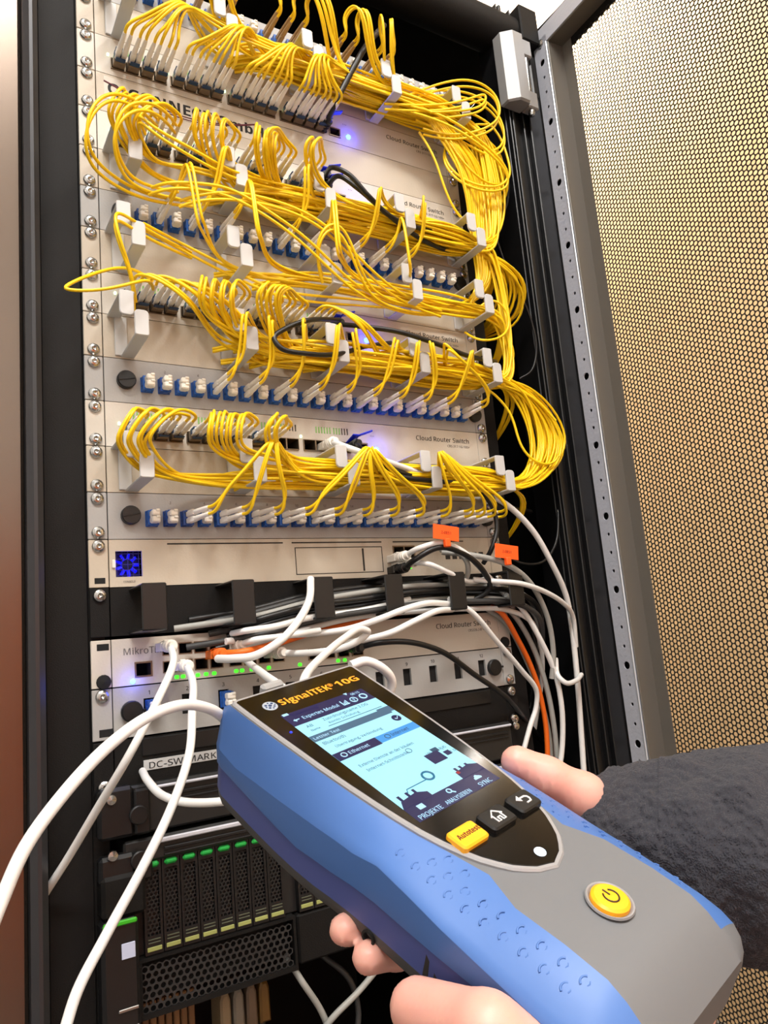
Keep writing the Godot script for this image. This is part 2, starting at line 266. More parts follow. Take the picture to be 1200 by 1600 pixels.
	func fan(c: Vector3, ring: PackedVector3Array, nn: Vector3) -> void:
		var k := v.size()
		v.append(c); n.append(nn)
		for p in ring: v.append(p); n.append(nn)
		for i in ring.size():
			var a := k + 1 + i
			var b := k + 1 + (i + 1) % ring.size()
			if (v[a] - c).cross(v[b] - c).dot(nn) > 0.0: ix.append_array([k, b, a])
			else: ix.append_array([k, a, b])
	func mesh() -> ArrayMesh:
		# keep only the points that a face uses
		var to := PackedInt32Array(); to.resize(v.size()); to.fill(-1)
		var w := PackedVector3Array()
		var n2 := PackedVector3Array()
		for i in ix.size():
			var k := ix[i]
			if to[k] < 0:
				to[k] = w.size()
				w.append(v[k] * 0.001); n2.append(n[k])
			ix[i] = to[k]
		var a := []
		a.resize(Mesh.ARRAY_MAX)
		a[Mesh.ARRAY_VERTEX] = w
		a[Mesh.ARRAY_NORMAL] = n2
		a[Mesh.ARRAY_INDEX] = ix
		var m := ArrayMesh.new()
		if w.size(): m.add_surface_from_arrays(Mesh.PRIMITIVE_TRIANGLES, a)
		return m

func mat(c: Color, rough := 0.6, metal := 0.0, emit := 0.0) -> StandardMaterial3D:
	var m := StandardMaterial3D.new()
	m.albedo_color = c
	m.roughness = rough
	m.metallic = metal
	if emit > 0.0:
		m.emission_enabled = true
		m.emission = c
		m.emission_energy_multiplier = emit
	return m

func grain(m: StandardMaterial3D, freq: float, strength: float, tile: float, world := false) -> void:
	var t := NoiseTexture2D.new()
	var f := FastNoiseLite.new()
	f.frequency = freq; f.seed = 7; f.fractal_octaves = 3
	t.width = 512; t.height = 512; t.seamless = true; t.as_normal_map = true; t.bump_strength = 8.0; t.noise = f
	m.normal_enabled = true; m.normal_texture = t; m.normal_scale = strength
	m.uv1_triplanar = true; m.uv1_world_triplanar = world; m.uv1_scale = Vector3.ONE * tile

func obj(called: String, mesh: Mesh, m: Material, parent: Node, at := Vector3.ZERO, kind := "") -> MeshInstance3D:
	var o := MeshInstance3D.new()
	o.name = called; o.mesh = mesh; o.material_override = m; o.position = at * 0.001
	if kind: o.set_meta("kind", kind)
	parent.add_child(o, true)
	return o

func thing(called: String, label: String, category: String, at: Vector3, group := "") -> Node3D:
	var o := Node3D.new()
	o.name = called
	add_child(o, true)
	o.position = at * 0.001
	tag(o, label, category, group)
	return o

func tag(o: Node3D, label: String, category: String, group := "") -> void:
	o.set_meta("label", label); o.set_meta("category", category)
	if group: o.set_meta("group", group)

func R(x: float, y: float, z: float) -> Vector3:
	return Vector3(x, Y0 + y, z)

# cubic path through the points
func smooth(p: PackedVector3Array, per := 7) -> PackedVector3Array:
	var out := PackedVector3Array()
	var m := p.size()
	for i in m - 1:
		var a := p[maxi(i - 1, 0)]; var b := p[i]; var c := p[i + 1]; var d := p[mini(i + 2, m - 1)]
		if i == 0: a = b * 2.0 - c
		if i == m - 2: d = c * 2.0 - b
		# centripetal knots keep the bends round
		var t1 := maxf(0.5, pow(a.distance_to(b), 0.5))
		var t2 := t1 + maxf(0.5, pow(b.distance_to(c), 0.5))
		var t3 := t2 + maxf(0.5, pow(c.distance_to(d), 0.5))
		for k in per:
			var t := lerpf(t1, t2, float(k) / per)
			var A1 := a.lerp(b, t / t1)
			var A2 := b.lerp(c, (t - t1) / (t2 - t1))
			var A3 := c.lerp(d, (t - t2) / (t3 - t2))
			var B1 := A1.lerp(A2, t / t2)
			var B2 := A2.lerp(A3, (t - t1) / (t3 - t1))
			out.append(B1.lerp(B2, (t - t1) / (t2 - t1)))
	out.append(p[m - 1])
	return out

func letters(called: String, s: String, h: float, m: Material, parent: Node, at: Vector3, align := HORIZONTAL_ALIGNMENT_CENTER, bs := Basis(), width := 0.0, font := "Droid Sans", bold := false, thick := 0.2) -> MeshInstance3D:
	var key := font + str(bold)
	if not F.has(key):
		var sf := SystemFont.new()
		sf.font_names = PackedStringArray([font])
		if bold: sf.font_weight = 700
		F[key] = sf
	var t := TextMesh.new()
	t.font = F[key]; t.text = s; t.font_size = 24; t.pixel_size = h * 0.001 / 17.2; t.depth = thick * 0.001; t.curve_step = 2.0
	t.horizontal_alignment = align
	var o := obj(called, t, m, parent, at)
	o.basis = bs
	if width > 0.0:
		var w := t.get_aabb().size.x * 1000.0
		if w > 0.1: o.scale = Vector3(width / w, 1, 1)
	return o

func _ready() -> void:
	rng.seed = 20
	# ---------------------------------------------------------------- camera
	var cam := Camera3D.new()
	cam.name = "camera"
	cam.fov = 68.18; cam.near = 0.02; cam.far = 20.0
	var rv := Vector3(0.18965879, -0.54935486, -0.03995989)
	cam.transform = Transform3D(Basis(rv.normalized(), rv.length()), Vector3(-0.37168, Y0 * 0.001 - 0.64833, 0.71948))
	add_child(cam)
	cam.current = true
	# ---------------------------------------------------------------- sky, exposure
	var we := WorldEnvironment.new()
	we.name = "environment"
	var e := Environment.new()
	e.background_mode = Environment.BG_COLOR
	e.background_color = Color(0.03, 0.03, 0.03)
	e.tonemap_mode = Environment.TONE_MAPPER_LINEAR
	e.tonemap_exposure = 1.28
	e.sdfgi_enabled = true; e.ssao_enabled = true; e.ssil_enabled = true
	we.environment = e
	add_child(we)
	# ---------------------------------------------------------------- lamps of the room
	ceiling_light(Vector3(-700, 3385, 1500), 1300, 320, 7.0, "long white ceiling light panel in front of the cabinet")
	ceiling_light(Vector3(900, 3385, 1800), 320, 1300, 2.5, "long white ceiling light panel in front of the open door")
	ceiling_light(Vector3(1450, 3385, -900), 300, 800, 5.0, "white ceiling light panel along the wall beyond the mesh door")
	materials()
	room()
	cabinet()
	neighbour()
	rack()
	fibre()
	copper()
	tester()
	person()

func ceiling_light(at: Vector3, w: float, d: float, energy: float, label: String) -> void:
	var t := thing("ceiling_light", label, "ceiling light", at)
	var hb := MB.new(); hb.plate(-w / 2 - 20, w / 2 + 20, -d / 2 - 20, d / 2 + 20, -10, 10, [[-w / 2, w / 2, -d / 2, d / 2]])
	var o := obj("lamp_housing", hb.mesh(), mat(Color(0.9, 0.9, 0.9), 0.5), t)
	o.rotation.x = PI / 2
	var pb := MB.new(); pb.box(Vector3(0, -2, 0), Vector3(w, 4, d), 1)
	obj("light_diffuser", pb.mesh(), mat(Color(1.0, 0.97, 0.93), 0.5, 0.0, 2.0), t)
	var l := AreaLight3D.new()
	l.name = "lamp_light"
	l.area_size = Vector2(w, d) * 0.001
	l.light_color = Color(1.0, 0.99, 0.975); l.light_energy = energy; l.shadow_enabled = true
	l.area_range = 8.0
	l.position = Vector3(0, -0.02, 0)
	l.rotation.x = -PI / 2
	t.add_child(l)

func materials() -> void:
	M.beige = mat(Color(0.73, 0.69, 0.625), 0.42); grain(M.beige, 0.05, 0.05, 12.0)
	M.white = mat(Color(0.78, 0.755, 0.71), 0.4); grain(M.white, 0.05, 0.05, 12.0)
	M.grey = mat(Color(0.635, 0.63, 0.62), 0.45); grain(M.grey, 0.05, 0.05, 12.0)
	M.ring = mat(Color(0.76, 0.76, 0.755), 0.4)
	M.black = mat(Color(0.085, 0.08, 0.077), 0.6); M.black.metallic_specular = 0.3; grain(M.black, 0.08, 0.12, 14.0)
	M.blackgloss = mat(Color(0.06, 0.06, 0.065), 0.4)
	M.dark = mat(Color(0.02, 0.02, 0.02), 0.8)
	M.groove = mat(Color(0.16, 0.15, 0.14), 0.8)
	M.steel = mat(Color(0.70, 0.70, 0.69), 0.25, 1.0)
	M.zinc = mat(Color(0.80, 0.81, 0.85), 0.42, 0.25); grain(M.zinc, 0.03, 0.15, 9.0)
	M.cage = mat(Color(0.50, 0.44, 0.37), 0.35, 0.8)
	M.blue = mat(Color(0.10, 0.35, 0.68), 0.4)
	M.bluedark = mat(Color(0.09, 0.22, 0.36), 0.45)
	M.cap = mat(Color(0.92, 0.90, 0.86), 0.45)
	M.boot_beige = mat(Color(0.66, 0.54, 0.38), 0.5)
	M.boot = mat(Color(0.93, 0.91, 0.88), 0.5)
	M.yellow = mat(Color(0.98, 0.82, 0.05), 0.38)
	M.cable_white = mat(Color(0.90, 0.90, 0.89), 0.45)
	M.cable_grey = mat(Color(0.60, 0.60, 0.58), 0.5)
	M.cable_black = mat(Color(0.045, 0.045, 0.05), 0.4)
	M.cable_dark = mat(Color(0.20, 0.20, 0.20), 0.5)
	M.orange = mat(Color(0.93, 0.42, 0.08), 0.5)
	M.print = mat(Color(0.07, 0.07, 0.075), 0.7)
	M.printgrey = mat(Color(0.42, 0.40, 0.38), 0.7)
	M.led_green = mat(Color(0.25, 1.0, 0.15), 0.4, 0.0, 1.2)
	M.led_blue = mat(Color(0.30, 0.50, 1.0), 0.4, 0.0, 6.0)
	M.led_white = mat(Color(0.85, 1.0, 0.8), 0.4, 0.0, 1.5)
	M.lightpipe = mat(Color(0.52, 0.74, 0.40), 0.35)

func struct(called: String, c: Vector3, s: Vector3, m: Material) -> void:
	var b := MB.new(); b.box(c, s)
	obj(called, b.mesh(), m, self, Vector3.ZERO, "structure")

func room() -> void:
	var floor_m := mat(Color(0.42, 0.41, 0.40), 0.5)
	var wall_m := mat(Color(0.86, 0.86, 0.86), 0.85)
	var tan_m := mat(Color(0.91, 0.775, 0.575), 0.8); grain(tan_m, 0.02, 0.1, 2.0)
	struct("floor", Vector3(-200, -50, 700), Vector3(4200, 100, 4400), floor_m)
	struct("ceiling", Vector3(-200, 3500, 700), Vector3(4200, 200, 4400), mat(Color(0.92, 0.91, 0.89), 0.9))
	struct("wall_back", Vector3(-200, 1700, -1450), Vector3(4200, 3400, 100), wall_m)
	struct("wall_front", Vector3(-200, 1700, 2850), Vector3(4200, 3400, 100), wall_m)
	struct("wall_left", Vector3(-2250, 1700, 700), Vector3(100, 3400, 4200), wall_m)
	struct("added_orange_panel_1", Vector3(-50, 850, 2785), Vector3(1500, 1700, 40), mat(Color(0.85, 0.42, 0.08), 0.6))  # unseen orange panel, added to reflect warmly in the neighbouring metal front
	struct("wall_right", Vector3(1650, 1700, 700), Vector3(100, 3400, 4200), tan_m)

# ---------------------------------------------------------------- the cabinet and its open door
func cabinet() -> void:
	var c := thing("server_cabinet", "tall black server cabinet holding all the equipment, its mesh door standing open", "cabinet", Vector3(0, 0, 0))
	var b := MB.new()
	# left mounting rail beside the ears
	b.box(R(-260, -750, -12), Vector3(36, 2250, 20), 1)
	b.box(R(-243, -750, -6), Vector3(30, 2250, 4), 0.5)
	obj("mounting_rail", b.mesh(), M.black, c)
	b = MB.new(); b.box(R(246, -870, -6), Vector3(34, 1920, 4), 0.5)
	b.box(R(262, -870, -25), Vector3(4, 1920, 40), 0.5)
	obj("mounting_rail", b.mesh(), M.black, c)
	# corner post on the hinge side with its ridges
	b = MB.new()
	b.box(R(372, -750, -25), Vector3(42, 2050, 44), 3)
	for x in [352, 359, 378, 392]:
		b.box(R(x, -750, 0), Vector3(2.5 if x != 359 else 5.0, 2050, 9), 1)
	b.box(R(408, -750, -6), Vector3(32, 2050, 12), 1.5)
	obj("corner_post", b.mesh(), M.blackgloss, c)
	# side walls, back, roof, base
	b = MB.new(); b.box(R(435, -780, -440), Vector3(10, 2050, 800), 1); obj("side_panel", b.mesh(), M.black, c)
	b = MB.new(); b.box(R(-300, -780, -440), Vector3(10, 2050, 800), 1); obj("side_panel", b.mesh(), M.black, c)
	b = MB.new(); b.box(R(68, -780, -850), Vector3(745, 2050, 12), 1); obj("rear_panel", b.mesh(), M.black, c)
	b = MB.new(); b.box(R(68, 262, -440), Vector3(745, 16, 800), 2); obj("roof_panel", b.mesh(), M.black, c)
	b = MB.new(); b.box(R(68, -1750, -420), Vector3(745, 90, 860), 2); obj("cabinet_base", b.mesh(), M.black, c)
	# rounded bar across the top front
	b = MB.new()
	b.tube(PackedVector3Array([R(-300, 245, -18), R(412, 245, -18)]), 30, 20)
	obj("top_bar", b.mesh(), M.black, c)
	# flat dark bracket that carries the door corner
	b = MB.new(); b.box(R(405, 250, 5), Vector3(36, 60, 22), 2); obj("corner_bracket", b.mesh(), M.black, c)
	# hinge: silver block with its pin in a slot
	var hg := Node3D.new(); hg.name = "hinge"; c.add_child(hg); hg.position = R(362, 152, 14) * 0.001
	b = MB.new()
	var prof := PackedVector2Array([Vector2(-24, -12), Vector2(-24, 4), Vector2(-10, 16), Vector2(8, 16), Vector2(12, 10), Vector2(12, -12)])
	var hb := Basis(Vector3(1, 0, 0), Vector3(0, 0, 1), Vector3(0, -1, 0))
	b.prism(prof, -56, 56, 2.5, Vector3.ZERO, hb)
	for y in [-42, 44]: b.box(Vector3(22, y, 0), Vector3(20, 28, 18), 2)
	obj("hinge_block", b.mesh(), mat(Color(0.60, 0.60, 0.60), 0.45, 0.2), hg)
	b = MB.new(); b.tube(PackedVector3Array([Vector3(22, -30, 0), Vector3(22, 30, 0)]), 6.5, 14)
	obj("hinge_pin", b.mesh(), M.steel, hg)
	b = MB.new(); b.box(Vector3(38, 6, -2), Vector3(12, 72, 8), 2); obj("hinge_leaf", b.mesh(), M.blackgloss, hg)
	b = MB.new(); b.lathe(Vector3(22, -60, 2), [Vector2(0, 5), Vector2(4, 4), Vector2(5, 0), Vector2(5, -4)], 12, Basis(Vector3.RIGHT, PI / 2)); obj("hinge_screw", b.mesh(), M.steel, hg)
	# the door, opened about ninety degrees: its own x runs from the hinge to the free edge, z towards the inside
	var d := Node3D.new(); d.name = "mesh_door"; c.add_child(d)
	var ang := deg_to_rad(93.0)
	var dx := Vector3(cos(ang), 0, sin(ang))
	d.transform = Transform3D(Basis(dx, Vector3.UP, dx.cross(Vector3.UP)), R(420, 0, 30) * 0.001)
	var grey_m := mat(Color(0.43, 0.41, 0.38), 0.45, 0.2)
	var y0 := -1600.0
	var y1 := 244.0
	# galvanised hole strip facing the room: three small holes, then a larger one
	b = MB.new()
	var big: Array = [-14.0]
	var yy := 212.0 - 3.0
	var k := 0
	var cellh := 24.9
	var n := int((y1 - 28 - y0) / cellh)
	var ytop := y1 - 28 + 11.0
	for i in n:
		var cy := ytop - cellh * (i + 0.5)
		var r := 5.2 if (i % 4) == 1 else 2.4
		var poly := PackedVector2Array()
		for q in [[-14, -12.45], [0, -12.45], [14, -12.45], [14, 0], [14, 12.45], [0, 12.45], [-14, 12.45], [-14, 0]]:
			poly.append(Vector2(q[0], q[1]))
		var fine := PackedVector2Array()
		for j in 8:
			fine.append(poly[j]); fine.append((poly[j] + poly[(j + 1) % 8]) * 0.5)
		b.cell(Vector3(-14, cy, 0), fine, r, -1.5, 0)
	obj("hole_strip", b.mesh(), M.zinc, d)
	b = MB.new(); b.box(Vector3(-14, (y0 + y1) / 2, -9), Vector3(26, y1 - y0 - 60, 3)); obj("hole_shade_sheet", b.mesh(), M.dark, d)  # dark sheet added behind the holes so they look shaded
	b = MB.new(); b.plate(-28, 450, y1 - 28, y1, -1.5, 0, [])
	b.box(Vector3(-14, y1 - 22, -0.7), Vector3(28, 12, 1.4))
	obj("hole_strip", b.mesh(), M.zinc, d)
	b = MB.new(); b.box(Vector3(-1.2, (y0 + y1 - 28) / 2, 0.4), Vector3(2.6, y1 - 28 - y0, 1.6), 0.7)
	obj("strip_edge", b.mesh(), mat(Color(0.92, 0.93, 0.95), 0.3, 0.5), d)
	b = MB.new(); b.lathe(Vector3(-12, y1 - 24, 0), [Vector2(6.5, 0), Vector2(6, 2), Vector2(3, 3.4), Vector2(0, 3.6)], 16)
	obj("door_screw", b.mesh(), M.steel, d)
	# flanges back to the mesh sheet
	b = MB.new(); b.box(Vector3(1.2, (y0 + y1 - 28) / 2, -15), Vector3(2.4, y1 - 28 - y0, 29), 0.8)
	b.box(Vector3(225, y1 - 29.2, -15), Vector3(450, 2.4, 29), 0.8)
	b.box(Vector3(11, (y0 + y1) / 2, -29.5), Vector3(20, y1 - y0, 1.5))
	obj("door_frame", b.mesh(), grey_m, d)
	b = MB.new(); b.box(Vector3(-29, (y0 + y1) / 2, -16), Vector3(2, y1 - y0, 32), 0.8)
	b.box(Vector3(225, y1 + 1, -16), Vector3(510, 2, 32), 0.8)
	b.box(Vector3(456, (y0 + y1) / 2, -16), Vector3(14, y1 - y0, 34), 2)
	b.box(Vector3(225, y1 - 22, -30), Vector3(470, 44, 1.5))
	obj("door_skin", b.mesh(), M.black, d)
	# perforated sheet: hexagonal rows of round holes, runs of twelve holes repeated
	var p := 6.5
	b = MB.new()
	var hexa := PackedVector2Array()
	for i in 6:
		var a := Vector2.from_angle(PI / 3 * i) * p / sqrt(3.0)
		var a2 := Vector2.from_angle(PI / 3 * (i + 1)) * p / sqrt(3.0)
		hexa.append(a); hexa.append((a + a2) * 0.5)
	for i in 12:
		b.cell(Vector3(0, p * i, 0), hexa, 2.75, -1.0, 0)
	var mm := MultiMesh.new()
	mm.transform_format = MultiMesh.TRANSFORM_3D
	mm.mesh = b.mesh()
	var places: Array[Transform3D] = []
	var col := p * sqrt(3.0) / 2.0
	for i in 76:
		for j in 21:
			places.append(Transform3D(Basis(), Vector3(22 + col * i, y1 - 40 - p * 12 * (j + 1) + (p * 0.5 if i % 2 else 0.0), -29) * 0.001))
	mm.instance_count = places.size()
	for i in places.size(): mm.set_instance_transform(i, places[i])
	var mi := MultiMeshInstance3D.new()
	mi.name = "mesh_panel"; mi.multimesh = mm; mi.material_override = mat(Color(0.17, 0.155, 0.14), 0.4, 0.2)
	mi.set_meta("kind", "stuff")
	d.add_child(mi)

func neighbour() -> void:
	var t := thing("neighbouring_cabinet", "bronze metal front of the next cabinet at the left edge, with a dark rounded edge", "cabinet", Vector3(0, 0, 0))
	var b := MB.new()
	b.box(R(-640, -800, 6), Vector3(690, 2000, 18), 3)
	b.box(R(-650, -800, -400), Vector3(670, 2000, 780), 3)
	var m := mat(Color(0.44, 0.39, 0.35), 0.27, 0.85)
	obj("door_panel", b.mesh(), m, t)
	b = MB.new()
	b.box(R(-288, -800, 10), Vector3(13, 2000, 42), 5)
	obj("edge_profile", b.mesh(), mat(Color(0.20, 0.20, 0.21), 0.35, 0.3), t)

# ---------------------------------------------------------------- things screwed to the rails
func screw_mesh() -> ArrayMesh:
	var b := MB.new()
	b.lathe(Vector3.ZERO, [Vector2(5.9, 0), Vector2(5.9, 0.9), Vector2(5.3, 2.2), Vector2(3.8, 3.2), Vector2(2.2, 3.6)], 16)
	b.lathe(Vector3.ZERO, [Vector2(2.2, 3.6), Vector2(0.0, 2.4)], 4)
	return b.mesh()

func screws(t: Node3D, rows: Array, h := U) -> void:
	for y in rows:
		for x in [-232.6, 232.6]:
			var o := obj("screw", M.screw, M.steel, t, Vector3(x, y, 1.6))
			o.rotation.z = rng.randf() * TAU

func face(t: Node3D, m: Material, h := U, holes := [], depth := 220.0, ear := 17.0) -> void:
	var b := MB.new()
	b.plate(-241.3 + ear + 0.8, 241.3 - ear - 0.8, -h + 0.35, -0.35, -1.5, 1.6, holes)
	obj("faceplate", b.mesh(), m, t)
	for s in [-1, 1]:
		b = MB.new(); b.box(Vector3(s * (241.3 - ear / 2), -h / 2, 0.2), Vector3(ear, h - 0.7, 2.6), 0.5)
		obj("mounting_ear", b.mesh(), m, t)
	b = MB.new(); b.box(Vector3(0, -h / 2, -depth / 2 - 26), Vector3(436, h - 3, depth - 4))
	obj("chassis", b.mesh(), M.dark, t)

func unit(called: String, label: String, cat: String, u: float, group := "") -> Node3D:
	return thing(called, label, cat, R(0, -U * u, 0), group)

func ring_mesh() -> ArrayMesh:
	var b := MB.new()
	# base of the strip on the plate, two arms, two overlapping front tabs with rounded ends
	b.box(Vector3(0, -22, 2.6), Vector3(12, 40, 2), 0.6)
	b.box(Vector3(6, -42, 30), Vector3(13, 2.2, 58), 0.8)
	b.box(Vector3(-6, -2, 30), Vector3(13, 2.2, 58), 0.8)
	for q in [[6.0, -43.0, -18.0], [-7.0, -25.0, -1.0]]:
		var poly := PackedVector2Array()
		var lo: float = q[1]
		var hi: float = q[2]
		var rb := 2.0 if q[0] > 0 else 4.0
		var rt := 4.0 if q[0] > 0 else 2.0
		for c in [[1, 0], [1, 1], [-1, 1], [-1, 0]]:
			var r: float = rt if c[1] == 1 else rb
			for k in 4:
				var a0: float = {"1,0": -PI / 2, "1,1": 0.0, "-1,1": PI / 2, "-1,0": PI}["%d,%d" % [c[0], c[1]]]
				var a := a0 + PI / 2 * k / 3.0
				poly.append(Vector2(c[0] * (6.5 - r), (hi - r) if c[1] == 1 else (lo + r)) + Vector2.from_angle(a) * r)
		b.prism(poly, 57.5, 60, 0.7, Vector3(q[0], 0, 0))
	return b.mesh()

func manager(u: int, label: String, sig := "") -> void:
	var t := unit("cable_manager", label, "cable manager", u, "white plates with cable rings")
	face(t, M.beige)
	for x in [-207, -100, 3, 108, 214]:
		obj("cable_ring", M.ringmesh, M.ring, t, Vector3(x, 0, 0))
	screws(t, [-6.35, -38.1])

func adapter_mesh() -> ArrayMesh:
	var b := MB.new()
	b.plate(-5.1, 5.1, -7, 7, 1.5, 10, [[-3.1, 3.1, 0.8, 5.6], [-3.1, 3.1, -5.6, -0.8]])
	b.box(Vector3(0, 0, 2.4), Vector3(11.6, 15.2, 1.6), 0.4)
	for s in [-1, 1]:
		b.box(Vector3(s * 5.0, 0, 6), Vector3(1.2, 5, 5), 0.3)
		b.box(Vector3(0, s * 7.2, 6.5), Vector3(5, 1.4, 5), 0.3)
	return b.mesh()

func cap_mesh() -> ArrayMesh:
	var b := MB.new()
	b.box(Vector3(0, 3.1, 15), Vector3(7.8, 5.6, 11), 1.2)
	b.box(Vector3(0, -3.1, 15), Vector3(7.8, 5.6, 11), 1.2)
	b.box(Vector3(0.6, 0, 13.5), Vector3(8.6, 11.5, 5), 0.8)
	b.box(Vector3(1.6, 5.2, 19), Vector3(4, 2.6, 4.5), 0.7)
	b.box(Vector3(1.6, -1.2, 20), Vector3(4, 2.2, 3.5), 0.7)
	return b.mesh()

func port_x(i: int) -> float:
	return -184.0 + 16.74 * i

func patch_panel(u: int, label: String, used: Array, numbers := true) -> void:
	var t := unit("patchbay", label, "patchbay", u, "fibre patchbays")
	face(t, M.grey)
	for i in 24:
		var a := obj("adapter", M.adaptermesh, M.blue if rng.randf() < 0.8 else M.blue2, t, Vector3(port_x(i), -25, 0))
		if not i in used:
			obj("dust_cap", M.capmesh, M.cap, a)
		if numbers and (i % 2 == 1 or i > 17):
			letters("port_number", str(i + 1), 2.6, M.printgrey, t, Vector3(port_x(i) + 2, -9, 1.8))
	for x in [-203.5, 223.0]:
		var b := MB.new()
		b.lathe(Vector3.ZERO, [Vector2(9, 0), Vector2(9, 5), Vector2(8.2, 6.2), Vector2(0, 6.4)], 20)
		b.box(Vector3(0, 0, 6.6), Vector3(15, 1.4, 1.2), 0.3)
		obj("lock_knob", b.mesh(), M.blackgloss, t, Vector3(x, -22, 1.5)).rotation.z = 0.2
	screws(t, [-6.35, -38.1])

func sfp_x(i: int) -> float:
	return [-201.5, -139.5, -75.0, -11.0][i / 4] + (i % 4) * 14.6

func fibre_switch(u: int, label: String, filled: Array) -> void:
	var t := unit("network_switch", label, "network switch", u, "white fibre switches")
	var holes := []
	for g in 4:
		holes.append([sfp_x(g * 4) - 7.2, sfp_x(g * 4 + 3) + 7.2, -37.0, -24.5])
	holes.append([47, 63, -36, -24])
	# rows of narrow vent slots above the cages
	for g in [-198, -176, -134, -112, -66, -44, -2, 20]:
		for k in 6:
			holes.append([g + k * 3.4, g + k * 3.4 + 1.7, -16.0, -8.5])
	face(t, M.white, U, holes)
	var b := MB.new()
	for g in 4:
		var x0 := sfp_x(g * 4)
		b.plate(x0 - 7.2, x0 + 51.0, -37, -24.5, -20, 3.4, [[x0 - 6.6, x0 + 6.4, -36.4, -25.2], [x0 + 8, x0 + 21, -36.4, -25.2], [x0 + 22.6, x0 + 35.6, -36.4, -25.2], [x0 + 37.2, x0 + 50.4, -36.4, -25.2]])
	obj("port_cage", b.mesh(), M.cage, t)
	b = MB.new(); b.plate(47, 63, -36, -24, -12, 2.6, [[48.5, 61.5, -34.5, -25.5]]); obj("ethernet_port", b.mesh(), M.cage, t)
	for g in 4:
		for k in 2:
			b = MB.new(); b.box(Vector3(sfp_x(g * 4) - 9.6 + 62.0 * 0.0 + k * 30.0 * 0.0, -21.5 + k * 0.0, 2.2), Vector3(2.4, 3.2, 2.2), 0.5)
			if k == 0: obj("status_light", b.mesh(), M.led_white, t)
	var row := 0
	for g in [-198, -176, -134, -112, -66, -44, -2, 20]:
		for k in (6 if row % 2 == 0 else 3):
			b = MB.new(); b.box(Vector3(g + k * 3.4 + 0.85, -12.25, 0.9), Vector3(1.6, 7.4, 2.0), 0.4)
			obj("light_pipe", b.mesh(), M.lightpipe, t)
		row += 1
	b = MB.new(); b.lathe(Vector3(74, -31, 1.6), [Vector2(3.2, 0), Vector2(2.9, 1.4), Vector2(0, 2.4)], 12)
	obj("power_light", b.mesh(), M.led_blue, t)
	var l := OmniLight3D.new(); l.name = "power_glow"; l.light_color = Color(0.1, 0.18, 1.0); l.light_energy = 0.0008; l.omni_range = 2.0; l.omni_attenuation = 2.0; l.light_size = 0.003; l.shadow_enabled = true
	l.position = Vector3(74, -31, 9) * 0.001; t.add_child(l)
	letters("lettering", "Cloud Router Switch", 5.6, M.print, t, Vector3(211, -12.5, 1.8), HORIZONTAL_ALIGNMENT_RIGHT, Basis(), 79)
	letters("model_lettering", "CRS 317-1G-16S+", 3.0, M.printgrey, t, Vector3(211, -20, 1.8), HORIZONTAL_ALIGNMENT_RIGHT, Basis(), 34)
	letters("marking", "• • •", 2.4, M.print, t, Vector3(70, -15, 1.8))
	screws(t, [-6.35, -38.1])
	for i in filled:
		var m := thing("transceiver", "fibre transceiver in the %s" % where_port(["s", u, i]), "transceiver", R(sfp_x(i), -U * u - 30.6, 0), "fibre transceivers in the white switches")
		b = MB.new(); b.box(Vector3(0, -0.3, 1), Vector3(11.6, 9.8, 22), 0.5); obj("module_body", b.mesh(), M.cage, m)
		b = MB.new(); b.box(Vector3(0, 2.4, 13.5), Vector3(11.8, 6.2, 6), 0.6)
		b.box(Vector3(0, 5.0, 16.5), Vector3(11, 2.2, 9), 0.6)
		b.box(Vector3(0, -4.2, 15), Vector3(9.8, 1.4, 5), 0.4)
		obj("latch", b.mesh(), M.bluedark, m)

